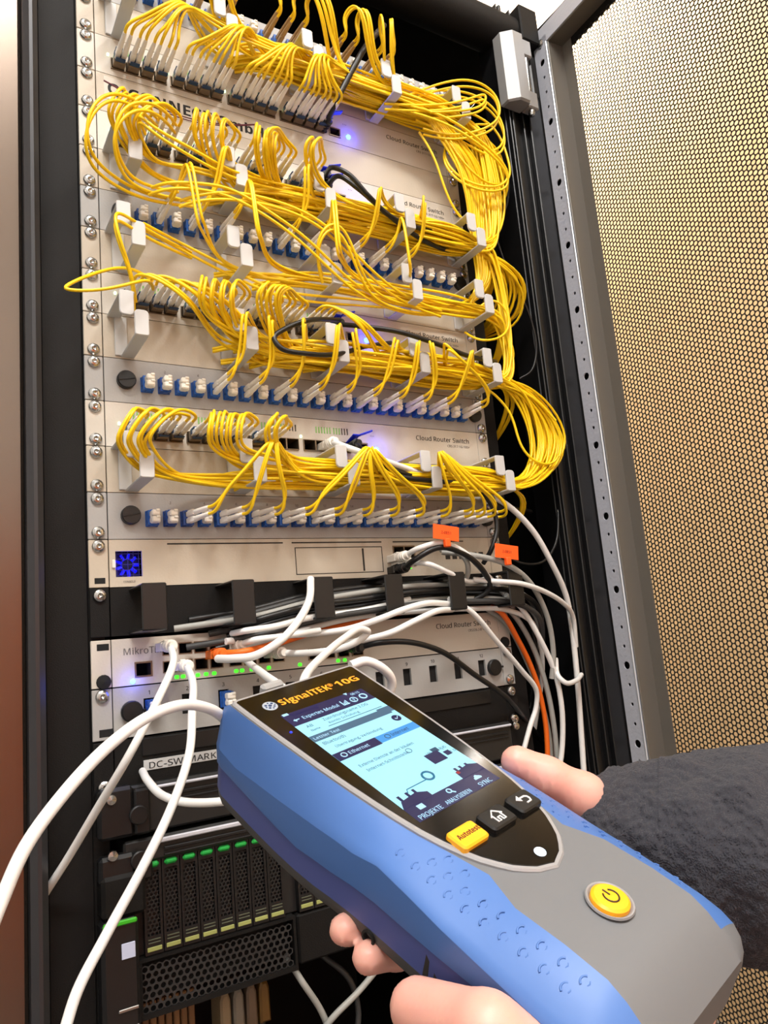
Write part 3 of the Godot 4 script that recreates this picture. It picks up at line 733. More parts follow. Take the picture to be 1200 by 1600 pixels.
func rack() -> void:
	M.screw = screw_mesh(); M.ringmesh = ring_mesh(); M.adaptermesh = adapter_mesh(); M.capmesh = cap_mesh()
	M.blue2 = mat(Color(0.08, 0.28, 0.58), 0.4)
	patch_panel(-2, "uppermost grey fibre patchbay, above the first ring plate", [3, 4, 6, 9, 10, 11, 14, 15, 17, 18], false)
	manager(-1, "uppermost white cable ring plate, under the highest patchbay")
	fibre_switch(0, "uppermost white fibre switch", range(16))
	# plain plate with the printed sticker
	var t := unit("blank_plate", "plain white plate with a black lettered sticker, under the uppermost switch", "blank plate", 1)
	face(t, M.beige)
	screws(t, [-6.35, -38.1])
	var b := MB.new(); b.box(Vector3(-128, -16, 1.8), Vector3(176, 26, 0.4)); obj("sticker", b.mesh(), M.white, t)
	letters("lettering", "Q-CONNECT GmbH", 12.5, M.print, t, Vector3(-213, -16, 2.1), HORIZONTAL_ALIGNMENT_LEFT, Basis(), 172, "Droid Sans", true)
	var sw := PackedVector3Array()
	for i in 24:
		var f := i / 23.0
		sw.append(Vector3(lerpf(-216, -48, f), -9.0 - 20.0 * sin(f * PI * 0.9) + 8 * f, 2.2))
	for k in 2:
		var q := PackedVector3Array()
		for p in sw: q.append(p + Vector3(0, -k * 3.0 * (1.0 - absf(p.x + 130) / 100.0), 0))
		b = MB.new(); b.tube(q, 0.6, 4); obj("printed_swoosh", b.mesh(), mat(Color(0.42, 0.20, 0.26), 0.7), t)
	fibre_switch(2, "second white fibre switch from the top", range(14))
	manager(3, "second white cable ring plate from the top, above the upper blue patchbay")
	patch_panel(4, "grey patchbay whose blue adapters are crossed by long yellow cords", [1, 3, 5, 9, 11, 14, 16, 18])
	manager(5, "third white cable ring plate from the top, a yellow loop hanging out")
	fibre_switch(6, "third white fibre switch from the top", range(14))
	manager(7, "fourth white cable ring plate from the top, carrying the thickest yellow bundle")
	patch_panel(8, "grey patchbay of blue adapters between the thickest bundle and the lowest fibre switch", [4, 6, 8, 10, 12, 14, 16, 18, 20, 23])
	fibre_switch(9, "lowest white fibre switch, with two empty cages", [0, 1, 2, 3, 4, 5, 6, 7, 8, 9])
	manager(10, "lowest white cable ring plate, above the last blue patchbay")
	patch_panel(11, "lowest grey patchbay of blue adapters, above the plain white appliance", [2, 4, 6, 8, 10, 12, 14, 16, 18, 20, 21, 22, 23])
	appliance()
	black_manager()
	copper_switch()
	slot_panel()
	lower_units()

func appliance() -> void:
	var t := unit("network_appliance", "plain white appliance with a glowing blue fan opening at its left end", "appliance", 12)
	var holes := [[-218, -194, -35, -11], [84, 114, -33, -9]]
	face(t, M.beige, U, holes)
	# fan opening: frame, grille bars and the lit blue rotor behind
	var f := Node3D.new(); f.name = "fan_opening"; t.add_child(f); f.position = Vector3(-206, -23, 0) * 0.001
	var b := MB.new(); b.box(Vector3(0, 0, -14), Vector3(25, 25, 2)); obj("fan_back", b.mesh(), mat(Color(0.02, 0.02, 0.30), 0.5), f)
	b = MB.new()
	for k in 9: b.box(Vector3(0, 0, -7), Vector3(2.2, 11, 1.0), 0.3, Basis(Vector3(0, 0, 1), TAU * k / 9) * Basis(Vector3(0, 1, 0), 0.5) * Basis())
	for k in 9:
		var a := TAU * k / 9
		b.box(Vector3(cos(a) * 7.5, sin(a) * 7.5, -7), Vector3(7, 3.2, 0.8), 0.3, Basis(Vector3(0, 0, 1), a) * Basis(Vector3(1, 0, 0), 0.6))
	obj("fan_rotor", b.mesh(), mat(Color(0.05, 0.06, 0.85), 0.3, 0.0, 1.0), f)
	b = MB.new(); b.lathe(Vector3(0, 0, -8), [Vector2(5, 0), Vector2(5, 3), Vector2(0, 3.4)], 16); obj("fan_hub", b.mesh(), M.dark, f)
	b = MB.new()
	for k in 5:
		b.box(Vector3(-10 + k * 5.0, 0, -2.6), Vector3(0.5, 24, 0.5)); b.box(Vector3(0, -10 + k * 5.0, -2.6), Vector3(24, 0.5, 0.5))
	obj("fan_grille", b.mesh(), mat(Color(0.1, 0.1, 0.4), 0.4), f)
	b = MB.new(); b.box(Vector3(-13.6, 0, 2), Vector3(3, 8, 3), 0.8); obj("latch_tab", b.mesh(), M.cap, f)
	var l := OmniLight3D.new(); l.name = "fan_glow"; l.light_color = Color(0.15, 0.15, 1.0); l.light_energy = 0.0004; l.omni_range = 1.0; l.omni_attenuation = 2.0; l.light_size = 0.01; l.shadow_enabled = true
	l.position = Vector3(0, 0, -4) * 0.001; f.add_child(l)
	# drive door outlined by a narrow gap, with its slot
	b = MB.new()
	for q in [[16.5, -10, 107, 0.9], [16.5, -38, 107, 0.9]]: b.box(Vector3(q[0], q[1], 1.5), Vector3(q[2], q[3], 0.5))
	for x in [-36.5, 69.5]: b.box(Vector3(x, -24, 1.5), Vector3(0.9, 28, 0.5))
	b.box(Vector3(45, -24, 1.5), Vector3(2.2, 25, 0.5))
	for q in [[-110.0, 120.0], [15.0, 110.0], [135.0, 100.0]]: b.box(Vector3(q[0], -4.6, 1.5), Vector3(q[1], 1.4, 0.5))
	obj("panel_gap", b.mesh(), M.groove, t)
	b = MB.new(); b.plate(84, 114, -33, -9, -16, 2.2, [[85.5, 98.5, -32, -10.5], [100, 112.5, -32, -10.5]]); obj("port_block", b.mesh(), M.cage, t)
	for x in [92, 106]:
		b = MB.new(); b.box(Vector3(x, -35, 1.8), Vector3(3, 1.6, 1), 0.3); obj("status_light", b.mesh(), M.led_green, t)
	letters("marking", "CONSOLE", 1.8, M.printgrey, t, Vector3(-206, -39.5, 1.8))
	screws(t, [-6.35])
	b = MB.new(); b.box(Vector3(-232, -38, 1.2), Vector3(10, 6, 1), 2.9); obj("slot_hole", b.mesh(), M.dark, t)
	for k in 6:
		b = MB.new(); b.box(Vector3(160 + k * 10.0, -22, 1.4), Vector3(7, 8, 1), 0.3); obj("ethernet_port", b.mesh(), M.groove, t)

func black_manager() -> void:
	var t := unit("cable_manager", "black cable plate with wide black hooks, full of grey and black cables", "cable manager", 13)
	face(t, M.black, U)
	for x in [-197, -115, -32, 50, 132, 216]:
		var b := MB.new()
		b.box(Vector3(x, -3, 26), Vector3(20, 2.4, 50), 0.8)
		b.box(Vector3(x, -42, 26), Vector3(22, 2.4, 50), 0.8)
		b.box(Vector3(x, -22.5, 51), Vector3(22, 41, 2.6), 1)
		obj("cable_hook", b.mesh(), M.blackgloss, t)
	screws(t, [-7])

func plug_mesh() -> ArrayMesh:
	var b := MB.new()
	b.box(Vector3(0, 0, 8), Vector3(11.4, 8, 20), 0.6)
	b.box(Vector3(0, 4.6, 10), Vector3(5, 1.4, 16), 0.4, Basis(Vector3.RIGHT, -0.12))
	b.lathe(Vector3.ZERO, [Vector2(0, 17), Vector2(5.6, 18), Vector2(4.2, 32), Vector2(3.4, 38), Vector2(0, 38)], 12)
	for k in 3: b.lathe(Vector3.ZERO, [Vector2(3.5, 22.0 + k * 4), Vector2(5.7, 23.0 + k * 4), Vector2(5.7, 24.5 + k * 4), Vector2(3.5, 25.0 + k * 4)], 12)
	return b.mesh()

func copper_switch() -> void:
	var t := unit("network_switch", "white copper network switch with green port lights, behind the white and orange plugs", "network switch", 14.05)
	var holes := [[-204, -188, -36, -22]]
	var ports := []
	for i in 8:
		var x := -172.0 + i * 15.0 + (4.0 if i > 3 else 0.0)
		for y in [-13.0, -29.0]:
			ports.append([x, y]); holes.append([x - 6.5, x + 6.5, y - 5.5, y + 5.5])
	for i in 4: holes.append([-30.0 + i * 17, -16.5 + i * 17, -36, -24])
	face(t, M.white, U * 0.96, holes)
	var b := MB.new()
	for p in ports: b.plate(p[0] - 6.5, p[0] + 6.5, p[1] - 5.5, p[1] + 5.5, -14, 2.0, [[p[0] - 5.6, p[0] + 5.6, p[1] - 4.6, p[1] + 4.6]])
	b.plate(-204, -188, -36, -22, -14, 2.0, [[-202.5, -189.5, -34.5, -23.5]])
	for i in 4: b.plate(-30.0 + i * 17, -16.5 + i * 17, -36, -24, -14, 3.0, [[-29.2 + i * 17, -17.3 + i * 17, -35, -25]])
	obj("ethernet_port", b.mesh(), M.cage, t)
	for x in [-166, -160, -146, -138, -130, -108, -102, -92, -84, -74, -40, 4, 12]:
		b = MB.new(); b.box(Vector3(x, -39, 1.8), Vector3(4.2, 3.4, 1.6), 0.8); obj("status_light", b.mesh(), M.led_green, t)
	b = MB.new(); b.lathe(Vector3(-206, -39, 1.6), [Vector2(2.4, 0), Vector2(2, 1.6), Vector2(0, 2.4)], 12); obj("power_light", b.mesh(), M.led_blue, t)
	var l := OmniLight3D.new(); l.name = "power_glow"; l.light_color = Color(0.2, 0.3, 1.0); l.light_energy = 0.0004; l.omni_range = 1.0; l.omni_attenuation = 2.0; l.light_size = 0.003; l.shadow_enabled = true
	l.position = Vector3(-206, -39, 9) * 0.001; t.add_child(l)
	letters("maker_lettering", "MikroTik", 6.0, M.printgrey, t, Vector3(-214, -12, 1.8), HORIZONTAL_ALIGNMENT_LEFT, Basis(), 34)
	letters("lettering", "Cloud Router Switch", 5.6, M.print, t, Vector3(213, -12, 1.8), HORIZONTAL_ALIGNMENT_RIGHT, Basis(), 79)
	letters("model_lettering", "CRS328-24P-4S+RM", 3.0, M.printgrey, t, Vector3(213, -19.5, 1.8), HORIZONTAL_ALIGNMENT_RIGHT, Basis(), 34)
	for q in [[-231, -6.5], [-231, -37.0], [231, -6.5], [231, -37.0]]:
		b = MB.new()
		if q[1] > -10: b.box(Vector3(q[0], q[1], 1.2), Vector3(11, 6.5, 1), 3.0)
		else: b.lathe(Vector3(q[0], q[1], 1.4), [Vector2(6.5, 0), Vector2(6, 3), Vector2(0, 4)], 14)
		obj("slot_hole" if q[1] > -10 else "black_screw", b.mesh(), M.dark, t)

func slot_panel() -> void:
	var t := unit("patchbay", "grey patchbay with numbered narrow empty slots, under the copper switch", "patchbay", 15.02)
	var holes := []
	for i in 12: holes.append([-197.0 + i * 35.0, -186.5 + i * 35.0, -30, -12])
	face(t, M.grey, U, holes)
	var b := MB.new(); b.box(Vector3(0, -21, -2.2), Vector3(420, 22, 0.6)); obj("slot_back", b.mesh(), M.dark, t)
	for i in range(0, 12): letters("port_number", str(i + 1), 3.6, M.print, t, Vector3(-191.5 + i * 35.0, -7, 1.8))
	for x in [-203, 210]:
		b = MB.new(); b.lathe(Vector3.ZERO, [Vector2(9.5, 0), Vector2(9.5, 4), Vector2(8.6, 5.2), Vector2(0, 5.4)], 20)
		b.box(Vector3(9, 0, 3), Vector3(8, 2.6, 2), 0.6)
		obj("lock_knob", b.mesh(), M.blackgloss, t, Vector3(x if x > 0 else -208.0, -22, 1.5))
	var a := obj("adapter", M.adaptermesh, M.blue, t, Vector3(-120, -21, 0)); obj("dust_cap", M.capmesh, M.cap, a)
	a = obj("adapter", M.adaptermesh, M.blue2, t, Vector3(-190, -21, 0)); obj("dust_cap", M.capmesh, M.cap, a)
	screws(t, [-6.35])
	b = MB.new(); b.lathe(Vector3(232.6, -38, 1.6), [Vector2(5.9, 0), Vector2(5.3, 2.2), Vector2(2, 3.6), Vector2(0, 3)], 14); obj("screw", b.mesh(), M.steel, t)
	b = MB.new(); b.box(Vector3(-230, -38, 1.3), Vector3(12, 7, 1), 3.4); obj("slot_hole", b.mesh(), M.dark, t)

func perforated(called: String, x0: float, x1: float, y0: float, y1: float, pitch: float, r: float, m: Material, parent: Node3D, at: Vector3) -> void:
	var b := MB.new()
	var hexa := PackedVector2Array()
	for i in 6:
		var a := Vector2.from_angle(PI / 3 * i + PI / 6) * pitch / sqrt(3.0)
		var a2 := Vector2.from_angle(PI / 3 * (i + 1) + PI / 6) * pitch / sqrt(3.0)
		hexa.append(a); hexa.append((a + a2) * 0.5)
	var rowh := pitch * sqrt(3.0) / 2.0
	var j := 0
	var y := y0 + pitch * 0.5
	while y < y1 - pitch * 0.4:
		var x := x0 + pitch * (0.5 if j % 2 == 0 else 1.0)
		while x < x1 - pitch * 0.4:
			b.cell(Vector3(x, y, 0), hexa, r, -0.8, 0)
			x += pitch
		y += rowh
		j += 1
	obj(called, b.mesh(), m, parent, at, "stuff")

func lower_units() -> void:
	var dk := mat(Color(0.10, 0.10, 0.10), 0.45)
	var t := unit("network_switch", "black switch with a white printed strip label, under the grey slotted panel", "network switch", 16.04)
	face(t, M.black, U)
	var b := MB.new(); b.box(Vector3(0, -9, 2.4), Vector3(400, 15, 2), 0.6); obj("front_recess", b.mesh(), M.blackgloss, t)
	b = MB.new(); b.box(Vector3(-164, -25, 2), Vector3(70, 9, 0.8), 0.2); obj("strip_label", b.mesh(), mat(Color(0.72, 0.72, 0.72), 0.5), t)
	letters("lettering", "DC-SW-MARK", 5.4, M.print, t, Vector3(-195, -25.4, 2.6), HORIZONTAL_ALIGNMENT_LEFT, Basis(), 62)
	screws(t, [-6.35, -38])
	for k in 2:
		t = thing("sliding_server", ["flat black server with a thin silver trim, under the labelled black switch", "black server with a bright silver trim, right above the green handles"][k], "server", R(0, -752 - 45 * k, 0), "flat black servers")
		b = MB.new(); b.box(Vector3(0, -21 + 10.5 * k, -180), Vector3(440, 41 - 21 * k, 380), 2); obj("server_body", b.mesh(), dk, t)
		b = MB.new(); b.box(Vector3(10, -4, 13), Vector3(415, 2.6 if k == 0 else 4.0, 3), 0.9); obj("silver_trim", b.mesh(), M.zinc, t)
		b = MB.new(); b.box(Vector3(14, -12, 11), Vector3(400, 3, 2), 0.6); b.box(Vector3(14, -17, 11), Vector3(400, 1.4, 2), 0.4); obj("front_rib", b.mesh(), M.blackgloss, t)
		b = MB.new(); b.box(Vector3(-226, -20, 8), Vector3(30, 42 - 20 * k, 14), 3); b.box(Vector3(-204, -22, 9), Vector3(14, 38 - 16 * k, 12), 2); b.lathe(Vector3(-208, -24 + k * 8, 15), [Vector2(8, 0), Vector2(8, 3), Vector2(7, 4), Vector2(0, 4)], 18); obj("rail_latch", b.mesh(), M.blackgloss, t)
		b = MB.new(); b.lathe(Vector3(-230, -8, 15), [Vector2(4.5, 0), Vector2(4, 2), Vector2(0, 3)], 14); obj("screw", b.mesh(), M.steel, t)
		b = MB.new(); b.lathe(Vector3(232, -8, 4), [Vector2(5, 0), Vector2(4, 2), Vector2(0, 3)], 14); obj("screw", b.mesh(), M.steel, t)
	# server with eight narrow drive carriers
	t = thing("drive_server", "black server with a row of drive carriers and green handles, near the bottom", "server", R(0, -822, 0))
	b = MB.new(); b.box(Vector3(0, -36, -190), Vector3(440, 74, 380), 2); obj("server_body", b.mesh(), dk, t)
	b = MB.new(); b.box(Vector3(-222, -16, 6), Vector3(36, 34, 24), 3); obj("server_ear", b.mesh(), M.black, t)
	for i in 16:
		var x := -196.0 + i * 16.2 + (14.0 if i > 7 else 0.0)
		var cn := Node3D.new(); cn.name = "drive_carrier"; t.add_child(cn, true); cn.position = Vector3(x, 0, 0) * 0.001
		b = MB.new(); b.plate(-7.7, 7.7, -71, 6, 0, 7, [[-5.6, 5.6, -56, -4]]); b.box(Vector3(0, -30, 1), Vector3(11, 52, 1)); obj("carrier_frame", b.mesh(), M.blackgloss, cn)
		perforated("carrier_mesh", -6.6, 6.6, -57, -4, 3.7, 1.35, dk, cn, Vector3(0, 0, 6))
		b = MB.new(); b.box(Vector3(0, 1.5, 8), Vector3(11.5, 5, 4), 1.8)
		obj("release_button", b.mesh(), mat(Color(0.12, 0.62, 0.25), 0.35) if i < 8 else M.black, cn)
		b = MB.new(); b.box(Vector3(0, -66.5, 7.4), Vector3(12.4, 3.4, 1.2), 0.3); obj("carrier_label", b.mesh(), mat(Color(0.60, 0.62, 0.36), 0.5), cn)
		b = MB.new()
		for k in 2: b.box(Vector3(0, -59.0 - k * 2.6, 7.3), Vector3(10.5, 1.0, 0.8), 0.2)
		obj("carrier_print", b.mesh(), mat(Color(0.30, 0.31, 0.24), 0.6), cn)
	# lower server behind a perforated bezel
	t = thing("bezel_server", "black server behind a perforated grey bezel, lowest in the cabinet", "server", R(0, -897, 0))
	b = MB.new(); b.box(Vector3(0, -21, -200), Vector3(440, 40, 360), 2); obj("server_body", b.mesh(), M.dark, t)
	perforated("bezel_mesh", -208, -68, -40, 1, 6.0, 2.3, mat(Color(0.20, 0.20, 0.20), 0.4, 0.3), t, Vector3(0, 0, 8))
	b = MB.new(); b.plate(-210, -66, -44, 3, -6, 9.5, [[-207.5, -68.5, -39.5, 0.5]]); b.box(Vector3(68, -20, 0), Vector3(262, 44, 12), 2); obj("bezel_frame", b.mesh(), M.black, t)
	b = MB.new(); b.box(Vector3(-227, -4, 12), Vector3(30, 92, 20), 3); obj("ear_block", b.mesh(), M.blackgloss, t)
	b = MB.new(); b.box(Vector3(-227, 40.5, 23), Vector3(27, 4, 3), 1); b.box(Vector3(-240, 33, 23), Vector3(2.0, 16, 2), 0.6); obj("green_trim", b.mesh(), mat(Color(0.22, 0.68, 0.12), 0.4), t)
	b = MB.new(); b.box(Vector3(-221, 18, 22.6), Vector3(11, 12, 1), 0.3); obj("white_sticker", b.mesh(), mat(Color(0.72, 0.75, 0.85), 0.5), t)
	b = MB.new()
	for k in 2: b.box(Vector3(-222, -26 - k * 14.0, 22.8), Vector3(16, 2.6, 1.6), 0.5)
	obj("usb_port", b.mesh(), M.steel, t)
	# what lies in the dark bottom of the cabinet
	t = thing("wooden_block", "ribbed tan wooden block in the dark bottom left corner", "block", R(-180, -950, -50))
	for k in 9:
		b = MB.new(); b.box(Vector3(-26 + k * 7.0, -18, -30), Vector3(5.6, 34, 60), 0.8); obj("slat", b.mesh(), mat(Color(0.50, 0.36, 0.22).darkened(0.04 * (k % 3)), 0.7), t)
	for k in 4:
		t = thing("plug", "pale plug standing in the dark below the bezel, %s of four" % ORD[k], "plug", R(-122 + k * 13.0, -978, -50), "pale plugs in the dark bottom")
		b = MB.new(); b.prism(PackedVector2Array([Vector2(-5.4, -18), Vector2(5.4, -18), Vector2(5, 12), Vector2(3, 18), Vector2(-3, 18), Vector2(-5, 12)]), -14, 14, 2); obj("plug_body", b.mesh(), mat([Color(0.52, 0.44, 0.33), Color(0.46, 0.43, 0.38), Color(0.40, 0.33, 0.26), Color(0.42, 0.30, 0.10)][k], 0.5), t)
		b = MB.new(); b.tube(PackedVector3Array([Vector3(0, -18, 0), Vector3(2, -60, 4), Vector3(4, -120, 0)]), 3.4, 8); obj("plug_cord", b.mesh(), M.cable_dark, t)

# ---------------------------------------------------------------- fibre patch cords
func strand(t: Node3D, pts: PackedVector3Array, o: Vector3) -> void:
	var q := PackedVector3Array()
	for p in pts: q.append(p - o)
	var w := smooth(q, 6)
	for k in 7:          # relax the bends
		var z := PackedVector3Array(w)
		for i in range(3, w.size() - 3): z[i] = w[i].lerp((w[i - 1] + w[i + 1]) * 0.5, 0.75)
		w = z
	var b := MB.new(); b.tube(w, 1.6, 6)
	obj("strand", b.mesh(), M.yellow, t)

func boots(t: Node3D, at: Vector3, across: Vector3, o: Vector3, tilt: Vector3, m: Material) -> void:
	var dir := (Vector3(0, 0, 1) + tilt).normalized()
	var bs := Basis(dir.cross(Vector3.UP).normalized() * -1.0, dir.cross(dir.cross(Vector3.UP)).normalized() * -1.0, dir)
	for s in [-1.0, 1.0]:
		var b := MB.new()
		var c: Vector3 = at - o + across * s
		b.box(c + dir * 6.0, Vector3(5.0, 5.0, 13), 0.6, bs)
		b.box(c + dir * 5.0 + bs.y * 3.2, Vector3(2.6, 1.2, 9), 0.3, bs)
		b.lathe(c, [Vector2(0, 11), Vector2(2.7, 12), Vector2(2.7, 17), Vector2(2.0, 33), Vector2(1.7, 34), Vector2(0, 34)], 10, bs)
		obj("connector", b.mesh(), m, t)

func jit(a: float) -> float:
	return rng.randf_range(-a, a)

# a spot inside the ring bundle of a manager plate
func slot(u: int, x: float, h: Vector2) -> Vector3:
	return Vector3(x, -U * u - 29 + h.x, 30 + h.y)

func cord(label: String, a: Array, b: Array, mid: Array) -> void:
	# a, b: [kind, unit, port index] or []; mid: two lists of points, one for each strand
	var o := R(0, 0, 0)
	var first: PackedVector3Array = mid[0]
	var base := first[0]
	if a: base = end_at(a)
	o = base
	var t := thing("fibre_cable", label, "fibre cable", R(o.x, o.y, o.z), "yellow fibre patch cords")
	for s in 2:
		var pts := PackedVector3Array()
		var sg := -1.0 if s == 0 else 1.0
		if a:
			pts.append(end_at(a) + across(a) * sg + tip(a) * 33.0)
			pts.append(end_at(a) + across(a) * sg + tip(a) * 46.0)
		pts.append_array(mid[s])
		if b:
			pts.append(end_at(b) + across(b) * sg + tip(b) * 46.0)
			pts.append(end_at(b) + across(b) * sg + tip(b) * 33.0)
		strand(t, pts, o)
	if a: boots(t, end_at(a), across(a), o, tip(a) - Vector3(0, 0, 1), M.boot_beige if a[1] == -2 else M.boot)
	if b: boots(t, end_at(b), across(b), o, tip(b) - Vector3(0, 0, 1), M.boot_beige if b[1] == -2 else M.boot)

func end_at(e: Array) -> Vector3:
	if e[0] == "s": return Vector3(sfp_x(e[2]), -U * e[1] - 30, 12)
	return Vector3(port_x(e[2]), -U * e[1] - 25, 9)

func across(e: Array) -> Vector3:
	return Vector3(3.1, 0, 0) if e[0] == "s" else Vector3(0, 3.15, 0)

func tip(e: Array) -> Vector3:
	if e[0] == "s": return Vector3(0.03, 0.06, 1.0).normalized()
	return Vector3(0.30, 0.04, 1.0).normalized() if e[1] == 11 else Vector3(0.06, 0.06, 1.0).normalized()

# points that run one strand along a manager's rings from x0 to x1
func along(u: int, x0: float, x1: float, h: Vector2) -> PackedVector3Array:
	var out := PackedVector3Array()
	var n := maxi(1, int(absf(x1 - x0) / 70.0))
	var d := Vector2(jit(2), jit(2))
	for i in n + 1:
		out.append(slot(u, lerpf(x0, x1, float(i) / n), h + d + Vector2(jit(4.0), jit(4.0))))
	return out

func hold() -> Vector2:
	return Vector2(rng.randf_range(-9.5, 13), rng.randf_range(-18, 20))

# from the switch port e down into the rings of plate u
func drop(e: Array, u: int, style: String, s: int, h: Vector2) -> PackedVector3Array:
	var p := end_at(e)
	var out := PackedVector3Array()
	var sg := -1.0 if s == 0 else 1.0
	var ym := -U * u
	var j := Vector3(sg * 1.5 + jit(1), jit(2), jit(3))
	var g: int = e[2] / 4
	var k: float = e[2] % 4
	var gc := sfp_x(g * 4) + 22.0
	if style == "left":      # out over the ring, round to the left and back under it
		var lx := -226.0 + k * 8.0
		out.append(Vector3(p.x - 8, p.y + 3, 66) + j)
		out.append(Vector3(lerpf(p.x, lx, 0.55), p.y - 2, 78) + j)
		out.append(Vector3(lx - 2, p.y - 26, 76) + j)
		out.append(Vector3(lx + 2, ym - 18, 66) + j)
		out.append(Vector3(lx + 22, ym - 33, 46) + j)
	elif style == "down":    # over in a gathered arc, then straight down into the bundle
		var xx := lerpf(p.x, gc, 0.35) - 14.0
		out.append(Vector3(lerpf(p.x, xx, 0.4), p.y + 5, 66) + j)
		out.append(Vector3(xx, p.y + 1, 80) + j)
		out.append(Vector3(xx - 5, p.y - 18, 82) + j)
		out.append(Vector3(xx + 2, ym - 14, 66) + j)
	elif style == "slope":   # straight down to the right
		out.append(Vector3(p.x + 10, p.y + 1, 62) + j)
		out.append(Vector3(p.x + 30, p.y - 12, 68) + j)
		out.append(Vector3(p.x + 52, ym - 10, 60) + j)
	elif style == "up":      # gathered upwards into the plate above
		var xc: float = [-160.0, -98.0, -40.0, -2.0][g] + k * 3.0
		out.append(Vector3(lerpf(p.x, xc, 0.35), p.y + 11, 62) + j)
		out.append(Vector3(lerpf(p.x, xc, 0.85), p.y + 27, 70) + j)
		out.append(Vector3(xc + 12, p.y + 44, 62) + j)
	elif style == "fan":
		var xx := lerpf(p.x, gc, 0.5) - 22.0
		out.append(Vector3(lerpf(p.x, xx, 0.4), p.y + 5, 66) + j)
		out.append(Vector3(xx, p.y + 2, 88) + j)
		out.append(Vector3(xx - 12, p.y - 12, 88) + j)
		out.append(Vector3(xx + 2, ym - 14, 66) + j)
	var last := out[out.size() - 1]
	out.append(slot(u, last.x + 34, h) + Vector3(0, 0, 6))
	return out

# from a panel port e up to the rings of plate u, gathered at the ring cluster xc
func rise(e: Array, u: int, xc: float, s: int, h: Vector2) -> PackedVector3Array:
	var p := end_at(e)
	var ym := -U * u
	var sg := -1.0 if s == 0 else 1.0
	var j := Vector3(sg * 1.4 + jit(0.8), jit(1.5), jit(2))
	var out := PackedVector3Array()
	if e[1] == -2:           # the topmost panel: up, over and down into the plate below it
		out.append(Vector3(p.x - 3, p.y + 16, 58) + j)
		out.append(Vector3(lerpf(p.x, xc, 0.5) - 8, p.y + 24, 74) + j)
		out.append(Vector3(lerpf(p.x, xc, 0.8) - 8, p.y + 8, 80) + j)
		out.append(Vector3(xc + 2, ym - 4, 62) + j)
		out.append(slot(u, xc + 30, h))
		return out
	var bend := 6.0 if e[1] == 11 else 0.0
	out.append(Vector3(lerpf(p.x + 9 + bend, xc, 0.12), p.y + 16, 62) + j)
	out.append(Vector3(lerpf(p.x + 9, xc, 0.55), p.y + 34, 74) + j)
	var up := 8.0 if e[1] == 11 else 15.0 + jit(4)
	out.append(Vector3(xc + 1, ym - up, 80) + j)
	out.append(Vector3(xc + 10, ym - up, 68) + j)
	out.append(slot(u, xc + 34, h) + Vector3(0, 4, 6))
	return out

# the loop at the right-hand side between two plates
func swing(u0: int, u1: int, reach: float, s: int) -> PackedVector3Array:
	var ya := -U * u0 - 30
	var yb := -U * u1 - 30
	var out := PackedVector3Array()
	var j := Vector3(jit(3), jit(6), jit(8))
	out.append(Vector3(246, ya - 2, 34) + j)
	out.append(Vector3(246 + reach * 0.55, lerpf(ya, yb, 0.12), 36) + j)
	out.append(Vector3(246 + reach, lerpf(ya, yb, 0.5 + jit(0.05)), 30) + j)
	out.append(Vector3(246 + reach * 0.6, lerpf(ya, yb, 0.86), 32) + j)
	out.append(Vector3(246, yb + 2, 36) + j)
	return out

func flip(p: PackedVector3Array) -> PackedVector3Array:
	var q := PackedVector3Array(p)
	q.reverse()
	return q

func where_port(e: Array) -> String:
	var sw := {0: "uppermost switch", 2: "second switch from the top", 6: "third switch from the top", 9: "lowest fibre switch"}
	var pa := {-2: "uppermost patchbay", 4: "patchbay crossed by long cords", 8: "middle patchbay", 11: "lowest blue patchbay"}
	if e[0] == "s": return "%s cage of the %s" % [ORD[e[2]], sw[e[1]]]
	return "%s adapter of the %s" % [ORD[e[2]], pa[e[1]]]

func full_cord(a: Array, ua: int, style: String, b: Array, ub: int, xc: float, reach: float) -> void:
	var mids := []
	var h1 := hold()
	var h2 := hold()
	var rs := reach * rng.randf_range(0.7, 1.1)
	for s in 2:
		var d1 := h1 + Vector2(1.6 if s else -1.6, jit(2))
		var d2 := h2 + Vector2(1.6 if s else -1.6, jit(2))
		var p := drop(a, ua, style, s, d1)
		var x0 := p[p.size() - 1].x
		var r := rise(b, ub, xc, s, d2)
		if ua == ub:
			# stays in the one plate: run right, turn and come back
			var turn := rng.randf_range(235, 262)
			if turn > x0 + 60: p.append_array(along(ua, x0 + 55, 214, d1))
			p.append(Vector3(turn + 18, -U * ua - 36 + d1.x * 0.5, 38)); p.append(Vector3(turn + 24, -U * ua - 46, 20))
			p.append(Vector3(turn, -U * ua - 40, 10))
			p.append_array(along(ub, 205, xc + 60, d2 + Vector2(-4, -8)))
		else:
			if x0 < 150: p.append_array(along(ua, x0 + 55, 212, d1))
			p.append_array(swing(ua, ub, rs, s))
			if xc < 150: p.append_array(along(ub, 205, xc + 70, d2))
		p.append_array(flip(r))
		mids.append(p)
	cord("yellow fibre cord plugged into the %s" % where_port(a), a, b, mids)

